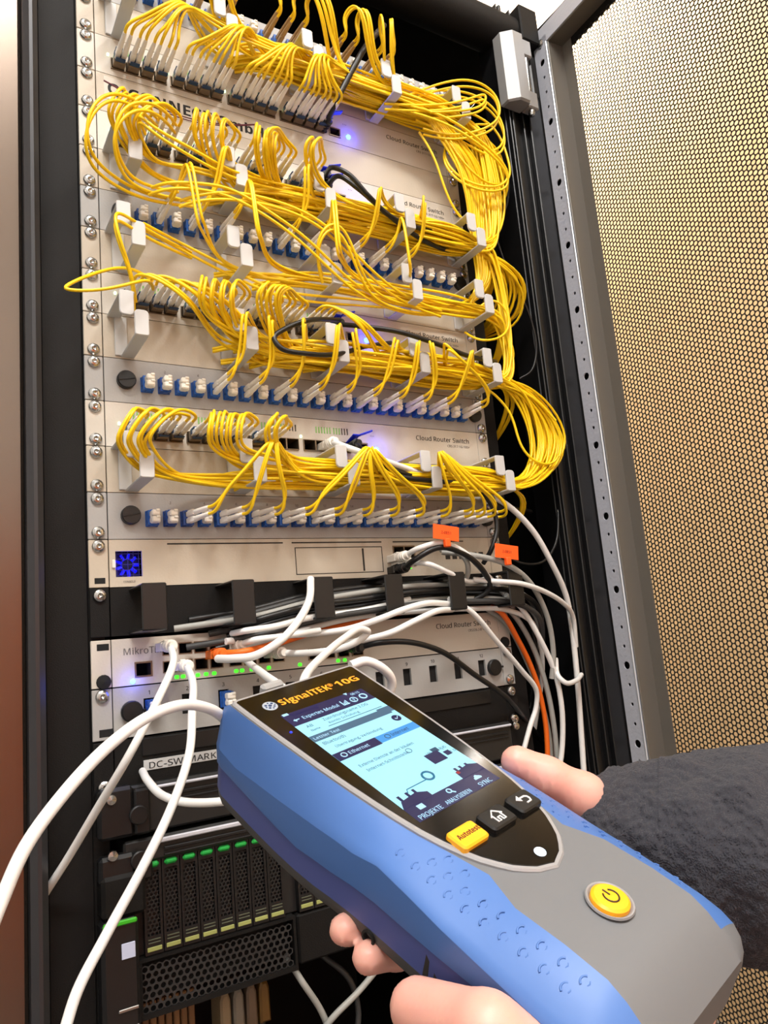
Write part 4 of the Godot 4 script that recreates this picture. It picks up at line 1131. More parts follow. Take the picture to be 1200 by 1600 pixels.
func deep_cord(a: Array, ua: int, style: String, reach := 60.0) -> void:
	var mids := []
	var h := hold()
	var yy := rng.randf_range(-25, 5)
	for s in 2:
		var d := h + Vector2(1.6 if s else -1.6, jit(2))
		var p := drop(a, ua, style, s, d) if a[0] == "s" else rise(a, ua, rng.randf_range(-40, 170), s, d)
		var x0 := p[p.size() - 1].x
		if x0 < 150: p.append_array(along(ua, x0 + 55, 212, d))
		p.append(Vector3(246, -U * ua - 33 + yy * 0.2, 34)); p.append(Vector3(246 + reach * 0.8, -U * ua - 44 + yy, 26 + jit(3)))
		p.append(Vector3(250 + reach * 0.8, -U * ua - 90 + yy, 0)); p.append(Vector3(285, -U * ua - 110, -60)); p.append(Vector3(290, -U * ua - 120, -160))
		mids.append(p)
	cord("yellow fibre cord plugged into the %s" % where_port(a), a, [], mids)

func fibre() -> void:
	# lowest switch, its plate and the middle panel
	var used8 := [4, 6, 8, 10, 12, 14, 16, 18, 20, 23]
	var used11 := [2, 4, 6, 8, 10, 12, 14, 16, 18, 20, 21, 22, 23]
	var x8 := [-110.0, -84.0, -48.0, -8.0, 10.0, 62.0, 92.0, 110.0, 165.0, 130.0]
	for i in 10:
		full_cord(["s", 9, i], 10, "left" if i < 4 else ("down" if i < 8 else "fan"), ["p", 8, used8[i]], 7, x8[i], 86)
	# the lowest panel's cords gather in fans at the rings and climb to the third switch
	var x11 := [-92.0, -90.0, -86.0, 14.0, 15.0, 17.0, 18.0, 20.0, 104.0, 106.0, 108.0, 110.0, 112.0]
	for i in 13:
		if i < 6: full_cord(["s", 6, 8 + i], 7, "fan" if i < 4 else "slope", ["p", 11, used11[i]], 10, x11[i], 98)
		else: deep_cord_at(["p", 11, used11[i]], 10, x11[i])
	var used4 := [1, 3, 5, 9, 11, 14, 16, 18]
	var x4 := [-150.0, -120.0, -90.0, -30.0, 0.0, 60.0, 90.0, 120.0]
	for i in 8:
		full_cord(["s", 6, i], 7, "slope" if i < 4 else "down", ["p", 4, used4[i]], 3 if i % 2 else 5, x4[i], 26)
	for i in 14:
		deep_cord(["s", 2, i], 3, "left" if i < 4 else ("down" if i < 11 else "fan"), 40 + i * 4.0)
	for i in 16:
		deep_cord(["s", 0, i], -1, "up", 50 + (i * 7) % 40)
	var top_ports := [3, 4, 6, 9, 10, 11, 14, 15, 17, 18]
	var top_x := [-120.0, -112.0, -100.0, 18.0, 24.0, 30.0, 74.0, 80.0, 96.0, 104.0]
	for i in 10: deep_cord_at(["p", -2, top_ports[i]], -1, top_x[i])
	for q in [[7, 12, "thickest bundle"], [10, 9, "bundle of the lowest ring plate"], [3, 9, "bundle under the second switch"], [-1, 12, "bundle of the uppermost ring plate"], [5, 5, "bundle of the third ring plate"]]:
		for i in q[1]: filler(q[0], i, q[2])
	for c in LOOSE:
		var t := thing("fibre_cable", c[0], "fibre cable", R(c[1][0], c[1][1], c[1][2]), "yellow fibre patch cords")
		var o := Vector3(c[1][0], c[1][1], c[1][2])
		for s in c[2]:
			var pts := PackedVector3Array()
			for i in range(0, c[1].size(), 3):
				pts.append(Vector3(c[1][i], c[1][i + 1], c[1][i + 2]) + Vector3(jit(1.2), s * 3.0 + jit(1), s * 1.0 + jit(1.5)))
			strand(t, pts, o)

# a cord of which only a middle stretch shows, deep in a ring bundle
func filler(u: int, i: int, where: String) -> void:
	var x0 := rng.randf_range(-95, 20)
	var h := hold()
	var first := Vector3.ZERO
	var t: Node3D = null
	for s in 2:
		var d := h + Vector2(1.6 if s else -1.6, jit(2))
		var p := PackedVector3Array([Vector3(x0 - 26, -U * u - 30 + d.x, 6), Vector3(x0, -U * u - 29 + d.x, 26 + d.y * 0.5)])
		p.append_array(along(u, x0 + 60, 208, d))
		var to := u + (4 if u == -1 else (3 if u == 7 else (-4 if u == 3 else -3)))
		if u == 5 or i % 3 == 2:
			p.append(Vector3(248, -U * u - 33, 30)); p.append(Vector3(280 + jit(10), -U * u - 48, 14)); p.append(Vector3(282, -U * u - 100, -50)); p.append(Vector3(284, -U * u - 120, -150))
		else:
			p.append_array(swing(u, to, rng.randf_range(40, 95) if u > 5 else rng.randf_range(10, 34), s))
			p.append_array(along(to, 200, 60, hold()))
			p.append(Vector3(20, -U * to - 30, 8))
		if t == null:
			first = p[0]
			t = thing("fibre_cable", "yellow fibre cord lying deep in the %s" % where, "fibre cable", R(first.x, first.y, first.z), "yellow cords deep in the %s" % where)
		strand(t, p, first)

func deep_cord_at(a: Array, ua: int, xc: float) -> void:
	var mids := []
	var h := hold()
	var rs := rng.randf_range(50, 92) if ua > 5 else rng.randf_range(12, 50)
	for s in 2:
		var d := h + Vector2(1.6 if s else -1.6, jit(2))
		var p := rise(a, ua, xc, s, d)
		if xc < 150: p.append_array(along(ua, xc + 85, 212, d))
		var to := ua - 3 if ua > 0 else ua + 4
		p.append_array(swing(ua, to, rs, s))
		p.append_array(along(to, 200, xc + 60, h + Vector2(0, -6)))
		p.append(Vector3(xc + 20, -U * to - 30, 8))
		mids.append(p)
	cord("yellow fibre cord plugged into the %s" % where_port(a), a, [], mids)

# ---------------------------------------------------------------- copper and power cables
func cable(called: String, label: String, m: Material, r: float, q: Array, plug := 0, group := "") -> Node3D:
	var pts := PackedVector3Array()
	var o := Vector3(q[0], q[1], q[2])
	for i in range(0, q.size(), 3): pts.append(Vector3(q[i], q[i + 1], q[i + 2]) - o)
	var t := thing(called, label, "cable", R(o.x, o.y, o.z), group)
	var b := MB.new(); b.tube(smooth(pts, 9), r, 12)
	obj("jacket", b.mesh(), m, t)
	if plug:
		var p := obj("plug", M.plugmesh, M.cap if plug == 1 else (M.orange if plug == 2 else M.cable_black), t)
		p.position = Vector3(0, 0, -30) * 0.001
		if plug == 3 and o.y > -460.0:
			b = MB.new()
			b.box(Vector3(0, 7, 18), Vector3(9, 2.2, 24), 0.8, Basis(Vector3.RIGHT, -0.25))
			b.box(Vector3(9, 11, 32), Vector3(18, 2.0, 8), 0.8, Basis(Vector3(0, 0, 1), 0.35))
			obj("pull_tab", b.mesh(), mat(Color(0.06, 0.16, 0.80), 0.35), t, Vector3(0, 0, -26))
	return t

func copper() -> void:
	M.plugmesh = plug_mesh()
	var mats := {"w": M.cable_white, "g": M.cable_grey, "k": M.cable_black, "d": M.cable_dark, "o": M.orange}
	for c in CABLES:
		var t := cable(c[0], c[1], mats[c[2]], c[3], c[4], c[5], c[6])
		if c[7]:
			# a folded orange paper tag clipped round the jacket
			var b := MB.new()
			b.box(Vector3(6, 7, 1), Vector3(34, 16, 0.8), 0.2, Basis(Vector3(0, 0, 1), -0.12))
			b.box(Vector3(6, -4, 1), Vector3(7, 9, 6), 1.0)
			var tg := obj("paper_tag", b.mesh(), mat(Color(1.0, 0.36, 0.06), 0.6), t)
			tg.position = Vector3(c[7][0] - c[4][0], c[7][1] - c[4][1], c[7][2] - c[4][2]) * 0.001
			letters("tag_print", "2-0851", 3.2, mat(Color(0.6, 0.15, 0.02), 0.7), tg, Vector3(6, 7, 1.6), HORIZONTAL_ALIGNMENT_CENTER, Basis(Vector3(0, 0, 1), -0.12))

# ---------------------------------------------------------------- the hand-held tester
func tester_frame() -> Transform3D:
	var b := Basis(Vector3(0.9693068, 0.14179666, -0.20084333), Vector3(-0.24366625, 0.44532635, -0.86157484), Vector3(-0.0327276, 0.88406909, 0.46620892))
	return Transform3D(b.orthonormalized(), Vector3(-0.15617783, Y0 * 0.001 - 0.68276845, 0.28475794))

# rows of points joined to a smooth skin whose normals point away from the row centres
func skin(b: MB, rows: Array, mids: Array, closed := false, f0 := 0, f1 := 999) -> void:
	var k0 := b.v.size()
	var m: int = rows[0].size()
	for i in rows.size():
		for j in m:
			var r0: PackedVector3Array = rows[maxi(i - 1, 0)]
			var r1: PackedVector3Array = rows[mini(i + 1, rows.size() - 1)]
			var rr: PackedVector3Array = rows[i]
			var ja := (j + m - 1) % m if closed else maxi(j - 1, 0)
			var jb := (j + 1) % m if closed else mini(j + 1, m - 1)
			var nn := (r1[j] - r0[j]).cross(rr[jb] - rr[ja]).normalized()
			if nn.dot(rr[j] - mids[i]) < 0.0: nn = -nn
			b.v.append(rr[j]); b.n.append(nn)
	for i in range(f0, mini(f1, rows.size() - 1)):
		for j in (m if closed else m - 1):
			var a := k0 + i * m + j
			var c := k0 + i * m + (j + 1) % m
			for t in [[a, c, c + m], [a, c + m, a + m]]:
				if (b.v[t[1]] - b.v[t[0]]).cross(b.v[t[2]] - b.v[t[0]]).dot(b.n[t[0]] + b.n[t[1]] + b.n[t[2]]) > 0.0:
					b.ix.append_array([t[0], t[2], t[1]])
				else:
					b.ix.append_array([t[0], t[1], t[2]])

const STA := [[39.0, 47.0, -27.0, -44.5, -68.0], [36.5, 51.5, -29.0, -44.5, -73.0], [30.0, 53.0, -30.0, -44.5, -75.0], [12.0, 53.6, -32.0, -45.5, -75.5], [-10.0, 54.4, -29.0, -46.5, -75.5], [-30.0, 55.2, -26.5, -47.0, -75.0], [-50.0, 56.0, -23.5, -47.0, -73.5], [-66.0, 56.8, -21.0, -43.5, -71.0], [-80.0, 57.4, -18.5, -41.0, -68.0], [-95.0, 58.0, -16.5, -37.5, -65.5], [-112.0, 58.8, -11.5, -34.5, -63.0], [-135.0, 60.0, -12.0, -32.5, -60.5], [-155.0, 61.0, -13.0, -30.5, -58.5], [-175.0, 61.6, -13.5, -28.5, -56.5], [-200.0, 61.8, -14.5, -27.0, -55.0], [-220.0, 61.6, -15.0, -26.5, -54.0], [-229.0, 61.0, -15.5, -26.5, -52.5], [-236.0, 59.0, -16.5, -26.5, -49.6], [-241.0, 55.5, -18.0, -26.5, -46.8], [-245.0, 50.0, -20.0, -26.5, -43.3], [-247.0, 44.0, -22.0, -26.5, -39.8]]

func shield_half(v: float) -> float:
	var q := [[30.0, 49.0], [0.0, 48.4], [-20.0, 47.3], [-50.0, 45.8], [-76.0, 43.8], [-100.0, 41.2], [-118.0, 38.4], [-135.0, 34.2], [-150.0, 27.5], [-160.0, 20.5], [-168.0, 11.5], [-172.0, 0.0]]
	for i in q.size() - 1:
		if v >= q[i + 1][0]: return lerpf(q[i + 1][1], q[i][1], clampf((v - q[i + 1][0]) / (q[i][0] - q[i + 1][0]), 0, 1))
	return 0.0

func section(s: Array) -> PackedVector3Array:
	var v: float = s[0]; var W: float = s[1]; var r: float = s[2]; var sm: float = s[3]; var bt: float = s[4]
	var low := smoothstep(-140.0, -172.0, v)
	var h := lerpf(-0.8, 0.9, smoothstep(-166.0, -185.0, v))
	var end := clampf((-212.0 - v) / 35.0, 0.0, 1.0)
	h -= 17.0 * end * end
	var g := lerpf(maxf(shield_half(v) + 0.6, 0.0), 38.0, low) if v < -140.0 else shield_half(v) + 0.6
	if v > 31.0: h -= (v - 31.0) * (v - 31.0) * 0.16; g = minf(g, W - 2.5)
	g = minf(g, W - 3.0)
	var out := PackedVector3Array()
	for q in [[0.0, h], [g * 0.5, h], [g, h - 0.2], [lerpf(g, W, 0.28), lerpf(h, r, 0.19)], [lerpf(g, W, 0.58), lerpf(h, r, 0.46)], [lerpf(g, W, 0.84), lerpf(h, r, 0.76)], [lerpf(g, W, 0.96), lerpf(h, r, 0.92)], [W + 0.3, r - 1.0], [W - 0.4, (r + sm) * 0.5], [W - 1.4, sm + 0.5], [W - 2.2, sm], [W - 2.4, sm - 1.0], [W - 3.2, bt + 11.0], [W - 4.0, bt + 8.0], [W - 4.8, bt + 4.0], [W - 7.0, bt + 1.0], [W - 12.0, bt - 0.8], [0.0, bt - 0.8]]:
		out.append(Vector3(q[0], v, q[1]))
	return out

func shell_part(t: Node3D, called: String, from: int, to: int, both: bool, m: Material, i0 := 0, i1 := 99) -> void:
	var b := MB.new()
	for s in ([1.0, -1.0] if both else [1.0]):
		var rows := []
		var mids := []
		for i in STA.size():
			var sec := section(STA[i])
			var row := PackedVector3Array()
			if both:
				for k in range(from, to + 1): row.append(Vector3(sec[k].x * s, sec[k].y, sec[k].z))
			else:
				for k in range(to, from, -1): row.append(Vector3(-sec[k].x, sec[k].y, sec[k].z))
				for k in range(from, to + 1): row.append(sec[k])
			rows.append(row); mids.append(Vector3(0, STA[i][0], -30))
		skin(b, rows, mids, false, i0, i1 - 1)
	obj(called, b.mesh(), m, t)

func shield(off: float) -> PackedVector2Array:
	var poly := PackedVector2Array()
	var right := []
	for a in 5:
		var an := PI / 2 - PI / 2 * a / 4.0
		right.append(Vector2(45.0, 26.0) + Vector2.from_angle(an) * (4.0 + off))
	for v in [10.0, -10.0, -30.0, -50.0, -70.0, -90.0, -105.0, -118.0, -130.0, -140.0, -148.0, -155.0, -160.5, -165.0, -168.5, -170.8]:
		var e := Vector2(shield_half(v - 2.0) - shield_half(v + 2.0), -4.0).normalized()
		right.append(Vector2(shield_half(v), v) + Vector2(-e.y, e.x) * off)
	for q in right: poly.append(q)
	poly.append(Vector2(0, -172.0 - off))
	right.reverse()
	for q in right: poly.append(Vector2(-q.x, q.y))
	return poly

func flat_rect(st: Node3D, called: String, x0: float, x1: float, y0: float, y1: float, z: float, m: Material, quadz := []) -> void:
	var b := MB.new()
	if quadz: b.prism(PackedVector2Array(quadz), z - 0.1, z)
	else: b.box(Vector3((x0 + x1) / 2, (y0 + y1) / 2, z - 0.05), Vector3(absf(x1 - x0), absf(y1 - y0), 0.1))
	obj(called, b.mesh(), m, st)

func glow(c: Color, e := 1.0) -> StandardMaterial3D:
	var m := mat(Color(0.02, 0.02, 0.02), 0.3)
	m.emission_enabled = true; m.emission = c; m.emission_energy_multiplier = e
	return m

func tester() -> void:
	var t := Node3D.new(); t.name = "cable_tester"; add_child(t)
	t.transform = tester_frame()
	tag(t, "blue and grey hand-held network tester with a lit touch screen and yellow buttons", "tester")
	var blue := mat(Color(0.28, 0.44, 0.70), 0.45); grain(blue, 0.3, 0.05, 40.0)
	var blue_shaded := mat(Color(0.27, 0.32, 0.55), 0.5); grain(blue_shaded, 0.3, 0.05, 40.0)  # the shell blue again, darkened to paint in the shade below the seam
	var grey := mat(Color(0.42, 0.43, 0.445), 0.55); grain(grey, 0.3, 0.08, 40.0)
	var back := mat(Color(0.30, 0.30, 0.30), 0.6)
	shell_part(t, "deck", 0, 2, false, grey, 0, 18)
	shell_part(t, "shell", 2, 7, true, blue, 0, 18)
	shell_part(t, "shell_flank", 7, 10, true, blue, 0, 18)
	shell_part(t, "lower_shell", 10, 12, true, blue_shaded, 0, 18)
	shell_part(t, "back_plate", 12, 17, true, back, 0, 18)
	# rounded grey end and the top end wall
	var b := MB.new()
	var rows := []
	var mids := []
	for i in STA.size():
		var sec := section(STA[i])
		var row := PackedVector3Array()
		for k in range(17, -1, -1): row.append(Vector3(-sec[k].x, sec[k].y, sec[k].z))
		for k in range(1, 17): row.append(sec[k])
		rows.append(row); mids.append(Vector3(0, minf(STA[i][0], -200), -26) if i > 15 else Vector3(0, STA[i][0], -30))
	skin(b, rows, mids, true, 17)
	var last: PackedVector3Array = rows[rows.size() - 1]
	b.fan(Vector3(0, -247.6, -26), last, Vector3(0, -1, 0))
	obj("end_cap", b.mesh(), grey, t)
	b = MB.new()
	var s0 := section(STA[0])
	var lid := PackedVector3Array()
	for k in 18: lid.append(s0[k])
	for k in range(16, 0, -1): lid.append(Vector3(-s0[k].x, s0[k].y, s0[k].z))
	b.fan(Vector3(0, 39.3, -35), lid, Vector3(0, 1, 0))
	obj("top_end", b.mesh(), back, t)
	# light rim and dark glass face
	b = MB.new(); b.prism(shield(0.4), -7, 1.0, 0.9); obj("rim", b.mesh(), mat(Color(0.62, 0.62, 0.63), 0.35, 0.2), t)
	b = MB.new(); b.prism(shield(-2.2), -1, 1.35, 0.3)
	var glass := mat(Color(0.035, 0.033, 0.03), 0.12); glass.metallic_specular = 0.5
	obj("glass_face", b.mesh(), glass, t)
	letters("lettering", "SignalTEK", 6.2, mat(Color(0.95, 0.62, 0.16), 0.45), t, Vector3(-25.5, 12.8, 1.45), HORIZONTAL_ALIGNMENT_LEFT, Basis(), 40, "Droid Sans", true)
	letters("lettering", "®", 3.6, mat(Color(0.95, 0.62, 0.16), 0.45), t, Vector3(16.6, 14.2, 1.45), HORIZONTAL_ALIGNMENT_CENTER)
	letters("lettering", "10G", 6.2, mat(Color(0.95, 0.62, 0.16), 0.45), t, Vector3(19.6, 12.8, 1.45), HORIZONTAL_ALIGNMENT_LEFT, Basis(), 19, "Droid Sans", true)
	var lg := Node3D.new(); lg.name = "emblem"; t.add_child(lg); lg.position = Vector3(-32, 13, 1.35) * 0.001
	b = MB.new(); b.lathe(Vector3.ZERO, [Vector2(4.8, 0), Vector2(4.6, 0.25), Vector2(0, 0.3)], 28); obj("emblem_disc", b.mesh(), mat(Color(0.75, 0.80, 0.86), 0.3, 0.4), lg)
	b = MB.new()
	for q in [[0, 0, 1.2], [-2.4, 1.2, 0.9], [2.2, 1.6, 0.9], [-1.6, -2.2, 0.9], [2.0, -1.8, 0.8], [0.2, 2.9, 0.6], [-3.2, -0.8, 0.6], [3.4, -0.2, 0.6], [0.4, -3.2, 0.6]]: b.lathe(Vector3(q[0], q[1], 0.3), [Vector2(q[2], 0), Vector2(q[2], 0.15), Vector2(0, 0.2)], 10)
	obj("emblem_mark", b.mesh(), mat(Color(0.12, 0.24, 0.42), 0.4), lg)
	b = MB.new(); b.lathe(Vector3(-38.7, -16.5, 1.35), [Vector2(0.9, 0), Vector2(0.8, 0.3), Vector2(0, 0.4)], 10); obj("sensor_light", b.mesh(), mat(Color(0.1, 0.2, 1.0), 0.3, 0.0, 1.0), t)
	screen(t)
	# keys
	var kd := mat(Color(0.05, 0.05, 0.052), 0.5)
	var ky := mat(Color(1.0, 0.70, 0.10), 0.4)
	var wh := mat(Color(0.92, 0.92, 0.92), 0.5)
	for q in [["start_key", -32.0, -13.0, ky], ["home_key", -9.0, 10.0, kd], ["return_key", 14.5, 32.0, kd]]:
		var kn := Node3D.new(); kn.name = q[0]; t.add_child(kn)
		var cx: float = (q[1] + q[2]) / 2
		var hw: float = (q[2] - q[1]) / 2
		kn.position = Vector3(cx, -134.6, 0) * 0.001
		var poly := PackedVector2Array()
		for c in [[1, -1], [1, 1], [-1, 1], [-1, -1]]:
			for k in 4:
				var a: float = {"1,-1": -PI / 2, "1,1": 0.0, "-1,1": PI / 2, "-1,-1": PI}["%d,%d" % [c[0], c[1]]] + PI / 2 * k / 3.0
				poly.append(Vector2(c[0] * (hw - 2.2), c[1] * 4.4) + Vector2.from_angle(a) * 2.2)
		b = MB.new(); b.prism(poly, 0, 4.2, 0.9); obj("key_cap", b.mesh(), q[3], kn)
		if q[0] == "start_key": letters("key_print", "Autotest", 3.2, mat(Color(0.35, 0.10, 0.02), 0.5), kn, Vector3(0.6, 0.4, 4.25), HORIZONTAL_ALIGNMENT_CENTER, Basis(), 15.5, "Droid Sans", true)
		elif q[0] == "home_key":
			b = MB.new()
			b.tube(PackedVector3Array([Vector3(-4.2, 0.2, 4.3), Vector3(0, 4, 4.3), Vector3(4.2, 0.2, 4.3)]), 0.5, 6)
			b.tube(PackedVector3Array([Vector3(-2.9, 0.8, 4.3), Vector3(-2.9, -3.6, 4.3), Vector3(-1, -3.6, 4.3), Vector3(-1, -1, 4.3), Vector3(1, -1, 4.3), Vector3(1, -3.6, 4.3), Vector3(2.9, -3.6, 4.3), Vector3(2.9, 0.8, 4.3)]), 0.5, 6)
			obj("key_print", b.mesh(), wh, kn)
		else:
			b = MB.new()
			b.tube(PackedVector3Array([Vector3(-3, 1.6, 4.3), Vector3(2, 1.6, 4.3), Vector3(3.6, 0.6, 4.3), Vector3(3.8, -1, 4.3), Vector3(3, -2.6, 4.3), Vector3(-0.5, -2.8, 4.3)]), 0.55, 6)
			b.prism(PackedVector2Array([Vector2(-4.6, 1.6), Vector2(-1.6, 3.9), Vector2(-1.6, -0.7)]), 4.1, 4.6)
			obj("key_print", b.mesh(), wh, kn)
	b = MB.new(); b.lathe(Vector3(0, -161.6, 1.35), [Vector2(3.0, 0), Vector2(2.8, 0.4), Vector2(0, 0.6)], 20); obj("status_light", b.mesh(), mat(Color(0.8, 0.9, 1.0), 0.3, 0.0, 3.0), t)
	# round power key in its dished ring
	var pk := Node3D.new(); pk.name = "power_key"; t.add_child(pk); pk.position = Vector3(-1, -199.5, 2.0) * 0.001
	b = MB.new(); b.lathe(Vector3.ZERO, [Vector2(11.2, -0.2), Vector2(10.8, 0.7), Vector2(10.0, 0.5), Vector2(9.0, -0.6)], 32); obj("key_ring", b.mesh(), mat(Color(0.55, 0.55, 0.56), 0.35), pk)
	b = MB.new(); b.lathe(Vector3.ZERO, [Vector2(9.0, -0.5), Vector2(8.8, 1.4), Vector2(7.6, 2.3), Vector2(4, 2.6), Vector2(0, 2.7)], 32); obj("key_cap", b.mesh(), ky, pk)
	var arc := PackedVector3Array()
	for k in 15: arc.append(Vector3(cos(PI / 2 + 0.6 + (TAU - 1.2) * k / 14), sin(PI / 2 + 0.6 + (TAU - 1.2) * k / 14), 0) * 3.6 + Vector3(0, 0, 2.7))
	b = MB.new(); b.tube(arc, 0.42, 6); b.tube(PackedVector3Array([Vector3(0, 0.6, 2.75), Vector3(0, 4.4, 2.7)]), 0.42, 6); obj("key_print", b.mesh(), mat(Color(0.15, 0.12, 0.05), 0.5), pk)
	# crescent dimples on the grips
	var dm := MB.new()
	var cr := PackedVector3Array()
	for k in 7: cr.append(Vector3(cos(0.3 + PI * 0.75 * k / 6), sin(0.3 + PI * 0.75 * k / 6), 0.0) * 2.3)
	dm.tube(cr, 0.5, 6)
	dm.tube(PackedVector3Array([Vector3(-0.9, -1.3, -0.15), Vector3(0.3, -1.7, -0.1), Vector3(1.4, -1.1, -0.15)]), 0.3, 5)
	var dmesh := dm.mesh()
	for i in 10:
		for k in 4:
			var u := 50.0 - 6.0 * k
			var v := -118.0 - 10.2 * i - 4.4 * k
			if v < -216.0 or u < shield_half(v) + 4.5 or u < 39.5 and v < -150.0: continue
			if i == 0 and k > 0 and k < 2: continue
			for s in [-1.0, 1.0]:
				var o := obj("grip_dimple", dmesh, blue, t, Vector3(s * u, v, surface(u, v) - 0.05))
				o.basis = Basis(Vector3(0, 1, 0), s * 0.42)
	b = MB.new(); b.box(Vector3(-10, 40.5, -8), Vector3(17, 6, 12), 1.6); obj("top_clip", b.mesh(), mat(Color(0.62, 0.62, 0.62), 0.4), t)
	# round jack and two vent slots on the left flank
	b = MB.new(); b.lathe(Vector3(-55.2, -111, -57.0), [Vector2(4.2, 0), Vector2(4.2, 1.2), Vector2(3.0, 1.3), Vector2(3.0, -1.0), Vector2(0, -1.0)], 18, Basis(Vector3(0, 0, 1), Vector3(0, 1, 0), Vector3(-1, 0, 0))); obj("jack", b.mesh(), M.dark, t)
	for k in 2:
		b = MB.new(); b.box(Vector3(-57.4, -149.0 - 6.0 * k, -41), Vector3(1.4, 3.6, 13), 0.6); obj("vent_slot", b.mesh(), M.groove, t)

func surface(u: float, v: float) -> float:
	for i in STA.size() - 1:
		if v >= STA[i + 1][0]:
			var f: float = (v - STA[i + 1][0]) / (STA[i][0] - STA[i + 1][0])
			var p := section(STA[i + 1])
			var q := section(STA[i])
			for k in 8:
				var a := p[k].lerp(q[k], f)
				var c := p[k + 1].lerp(q[k + 1], f)
				if u >= a.x and u <= c.x: return lerpf(a.z, c.z, (u - a.x) / maxf(c.x - a.x, 0.001))
	return 0.0

func screen(t: Node3D) -> void:
	var sc := Node3D.new(); sc.name = "touch_screen"; t.add_child(sc); sc.position = Vector3(-1.0, 0, 1.36) * 0.001
	var light := glow(Color(0.66, 0.93, 1.0), 1.0)
	var navy := glow(Color(0.12, 0.14, 0.36), 0.75)
	var slate := glow(Color(0.30, 0.45, 0.56), 0.8)
	var tabb := glow(Color(0.27, 0.62, 0.90), 0.9)
	var ink := glow(Color(0.20, 0.36, 0.48), 0.7)
	var pale := glow(Color(0.72, 0.90, 1.0), 0.95)
	flat_rect(sc, "screen_face", -32.5, 32.5, 0.5, -113.5, 0.1, navy)
	flat_rect(sc, "content_area", -32.5, 32.5, -13.2, -102, 0.16, light)
	flat_rect(sc, "heading_bar", -32.5, 29.5, -26, -32, 0.22, slate)
	flat_rect(sc, "heading_bar", 22, 32.5, -24.5, -30.5, 0.215, slate)
	flat_rect(sc, "tab", -32.5, 0, -46.4, -53.6, 0.22, navy)
	flat_rect(sc, "tab", 0, 32.5, -46.4, -53, 0.22, tabb)
	flat_rect(sc, "rule", -15, 28.5, -22.8, -23.3, 0.22, ink)
	for q in [["Expertes Modul", -9.0, -7.9, 3.0, pale, 28.0], ["08:15", 24.0, -2.2, 2.2, pale, 7.0], ["Datenleitung", -17.0, -2.4, 2.0, navy, 20.0], ["Zuordnungsname 3.OG", 4.0, -16.0, 2.6, ink, 36.0], ["Konto Schulung", -1.0, -20.2, 2.0, ink, 24.0], ["AB", -25.0, -17.0, 2.4, ink, 4.6], ["Name", -24.0, -21.5, 1.8, ink, 6.5], ["Letzter Test", -22.0, -29.0, 2.4, pale, 19.0], ["Bluetooth", -22.0, -35.6, 2.8, ink, 16.0], ["Übertragung, Verbindung", -8.0, -41.4, 2.2, ink, 36.0], ["Ethernet", -16.0, -50.0, 2.8, pale, 15.0], ["Internet", 17.0, -49.8, 2.8, navy, 14.0], ["Externe Dienste an der lokalen", -6.0, -62.6, 2.4, ink, 42.0], ["Internet-Schnittstelle", -10.0, -67.8, 2.4, ink, 32.0], ["LED ◂▸ RJ45", 21.0, -75.4, 2.2, ink, 16.0], ["1.0", 29.5, -81.0, 2.2, ink, 4.0], ["PROJEKTE", -22.5, -111.2, 3.2, pale, 16.5], ["ANALYSIEREN", -0.6, -111.0, 2.9, pale, 20.0], ["SYNC", 21.8, -111.0, 3.2, pale, 10.0]]:
		letters("screen_lettering", q[0], q[3], q[4], sc, Vector3(q[1] + 0.5, q[2], 0.24), HORIZONTAL_ALIGNMENT_CENTER, Basis(), q[5], "Droid Sans", false, 0.06)
	# small drawings, each its own: arrow, circles, bars, sheet, lens, cloud, the two sockets joined by a line
	icon(sc, pale, [[Vector3(-25, -7.8, 0.3), Vector3(-29, -7.8, 0.3), Vector3(-27.4, -6.4, 0.3), Vector3(-29, -7.8, 0.3), Vector3(-27.4, -9.2, 0.3)]], 0.3)
	icon(sc, pale, [circle(Vector3(18.6, -7.8, 0.3), 2.5)], 0.3)
	icon(sc, pale, [circle(Vector3(26.8, -7.6, 0.3), 2.5)], 0.45)
	icon(sc, pale, [[Vector3(8.8, -5.2, 0.3), Vector3(8.8, -10, 0.3), Vector3(13.4, -10, 0.3)]], 0.3)
	for k in 3: shape(sc, pale, [Vector2(9.9 + k * 1.3, -9.5), Vector2(10.6 + k * 1.3, -9.5), Vector2(10.6 + k * 1.3, -7.6 + k * 1.1), Vector2(9.9 + k * 1.3, -7.6 + k * 1.1)])
	shape(sc, pale, [Vector2(-31.5, -1.2), Vector2(-27.5, -1.2), Vector2(-27.5, 1.0), Vector2(-31.5, 1.0)])
	shape(sc, pale, [Vector2(-25.2, -107.0), Vector2(-20.8, -107.0), Vector2(-20.8, -103.6), Vector2(-25.2, -103.6)])
	icon(sc, pale, [circle(Vector3(-1.0, -105.0, 0.3), 1.5)], 0.35)
	icon(sc, pale, [[Vector3(0.1, -106.2, 0.3), Vector3(1.6, -107.8, 0.3)]], 0.35)
	shape(sc, pale, [Vector2(19.2, -107), Vector2(24.6, -107), Vector2(25, -106), Vector2(24, -104.9), Vector2(23.2, -104.6), Vector2(22.2, -103.6), Vector2(20.9, -104), Vector2(20.4, -105), Vector2(19.2, -105.6)])
	shape(sc, pale, [Vector2(17, 1), Vector2(20, 1), Vector2(18.5, -1.4)])
	letters("screen_lettering", "?", 2.8, pale, sc, Vector3(18.6, -8.0, 0.24), HORIZONTAL_ALIGNMENT_CENTER, Basis(), 0.0, "Droid Sans", true, 0.06)
	var disc := []
	for p in circle(Vector3(26.8, -37.9, 0), 3.2): disc.append(Vector2(p.x, p.y))
	disc.pop_back()
	shape(sc, navy, disc)
	shape(sc, navy, [Vector2(-32.5, -102.2), Vector2(-29.4, -97.2), Vector2(-17, -95.6), Vector2(-11.0, -98.6), Vector2(-11.0, -102.4)])
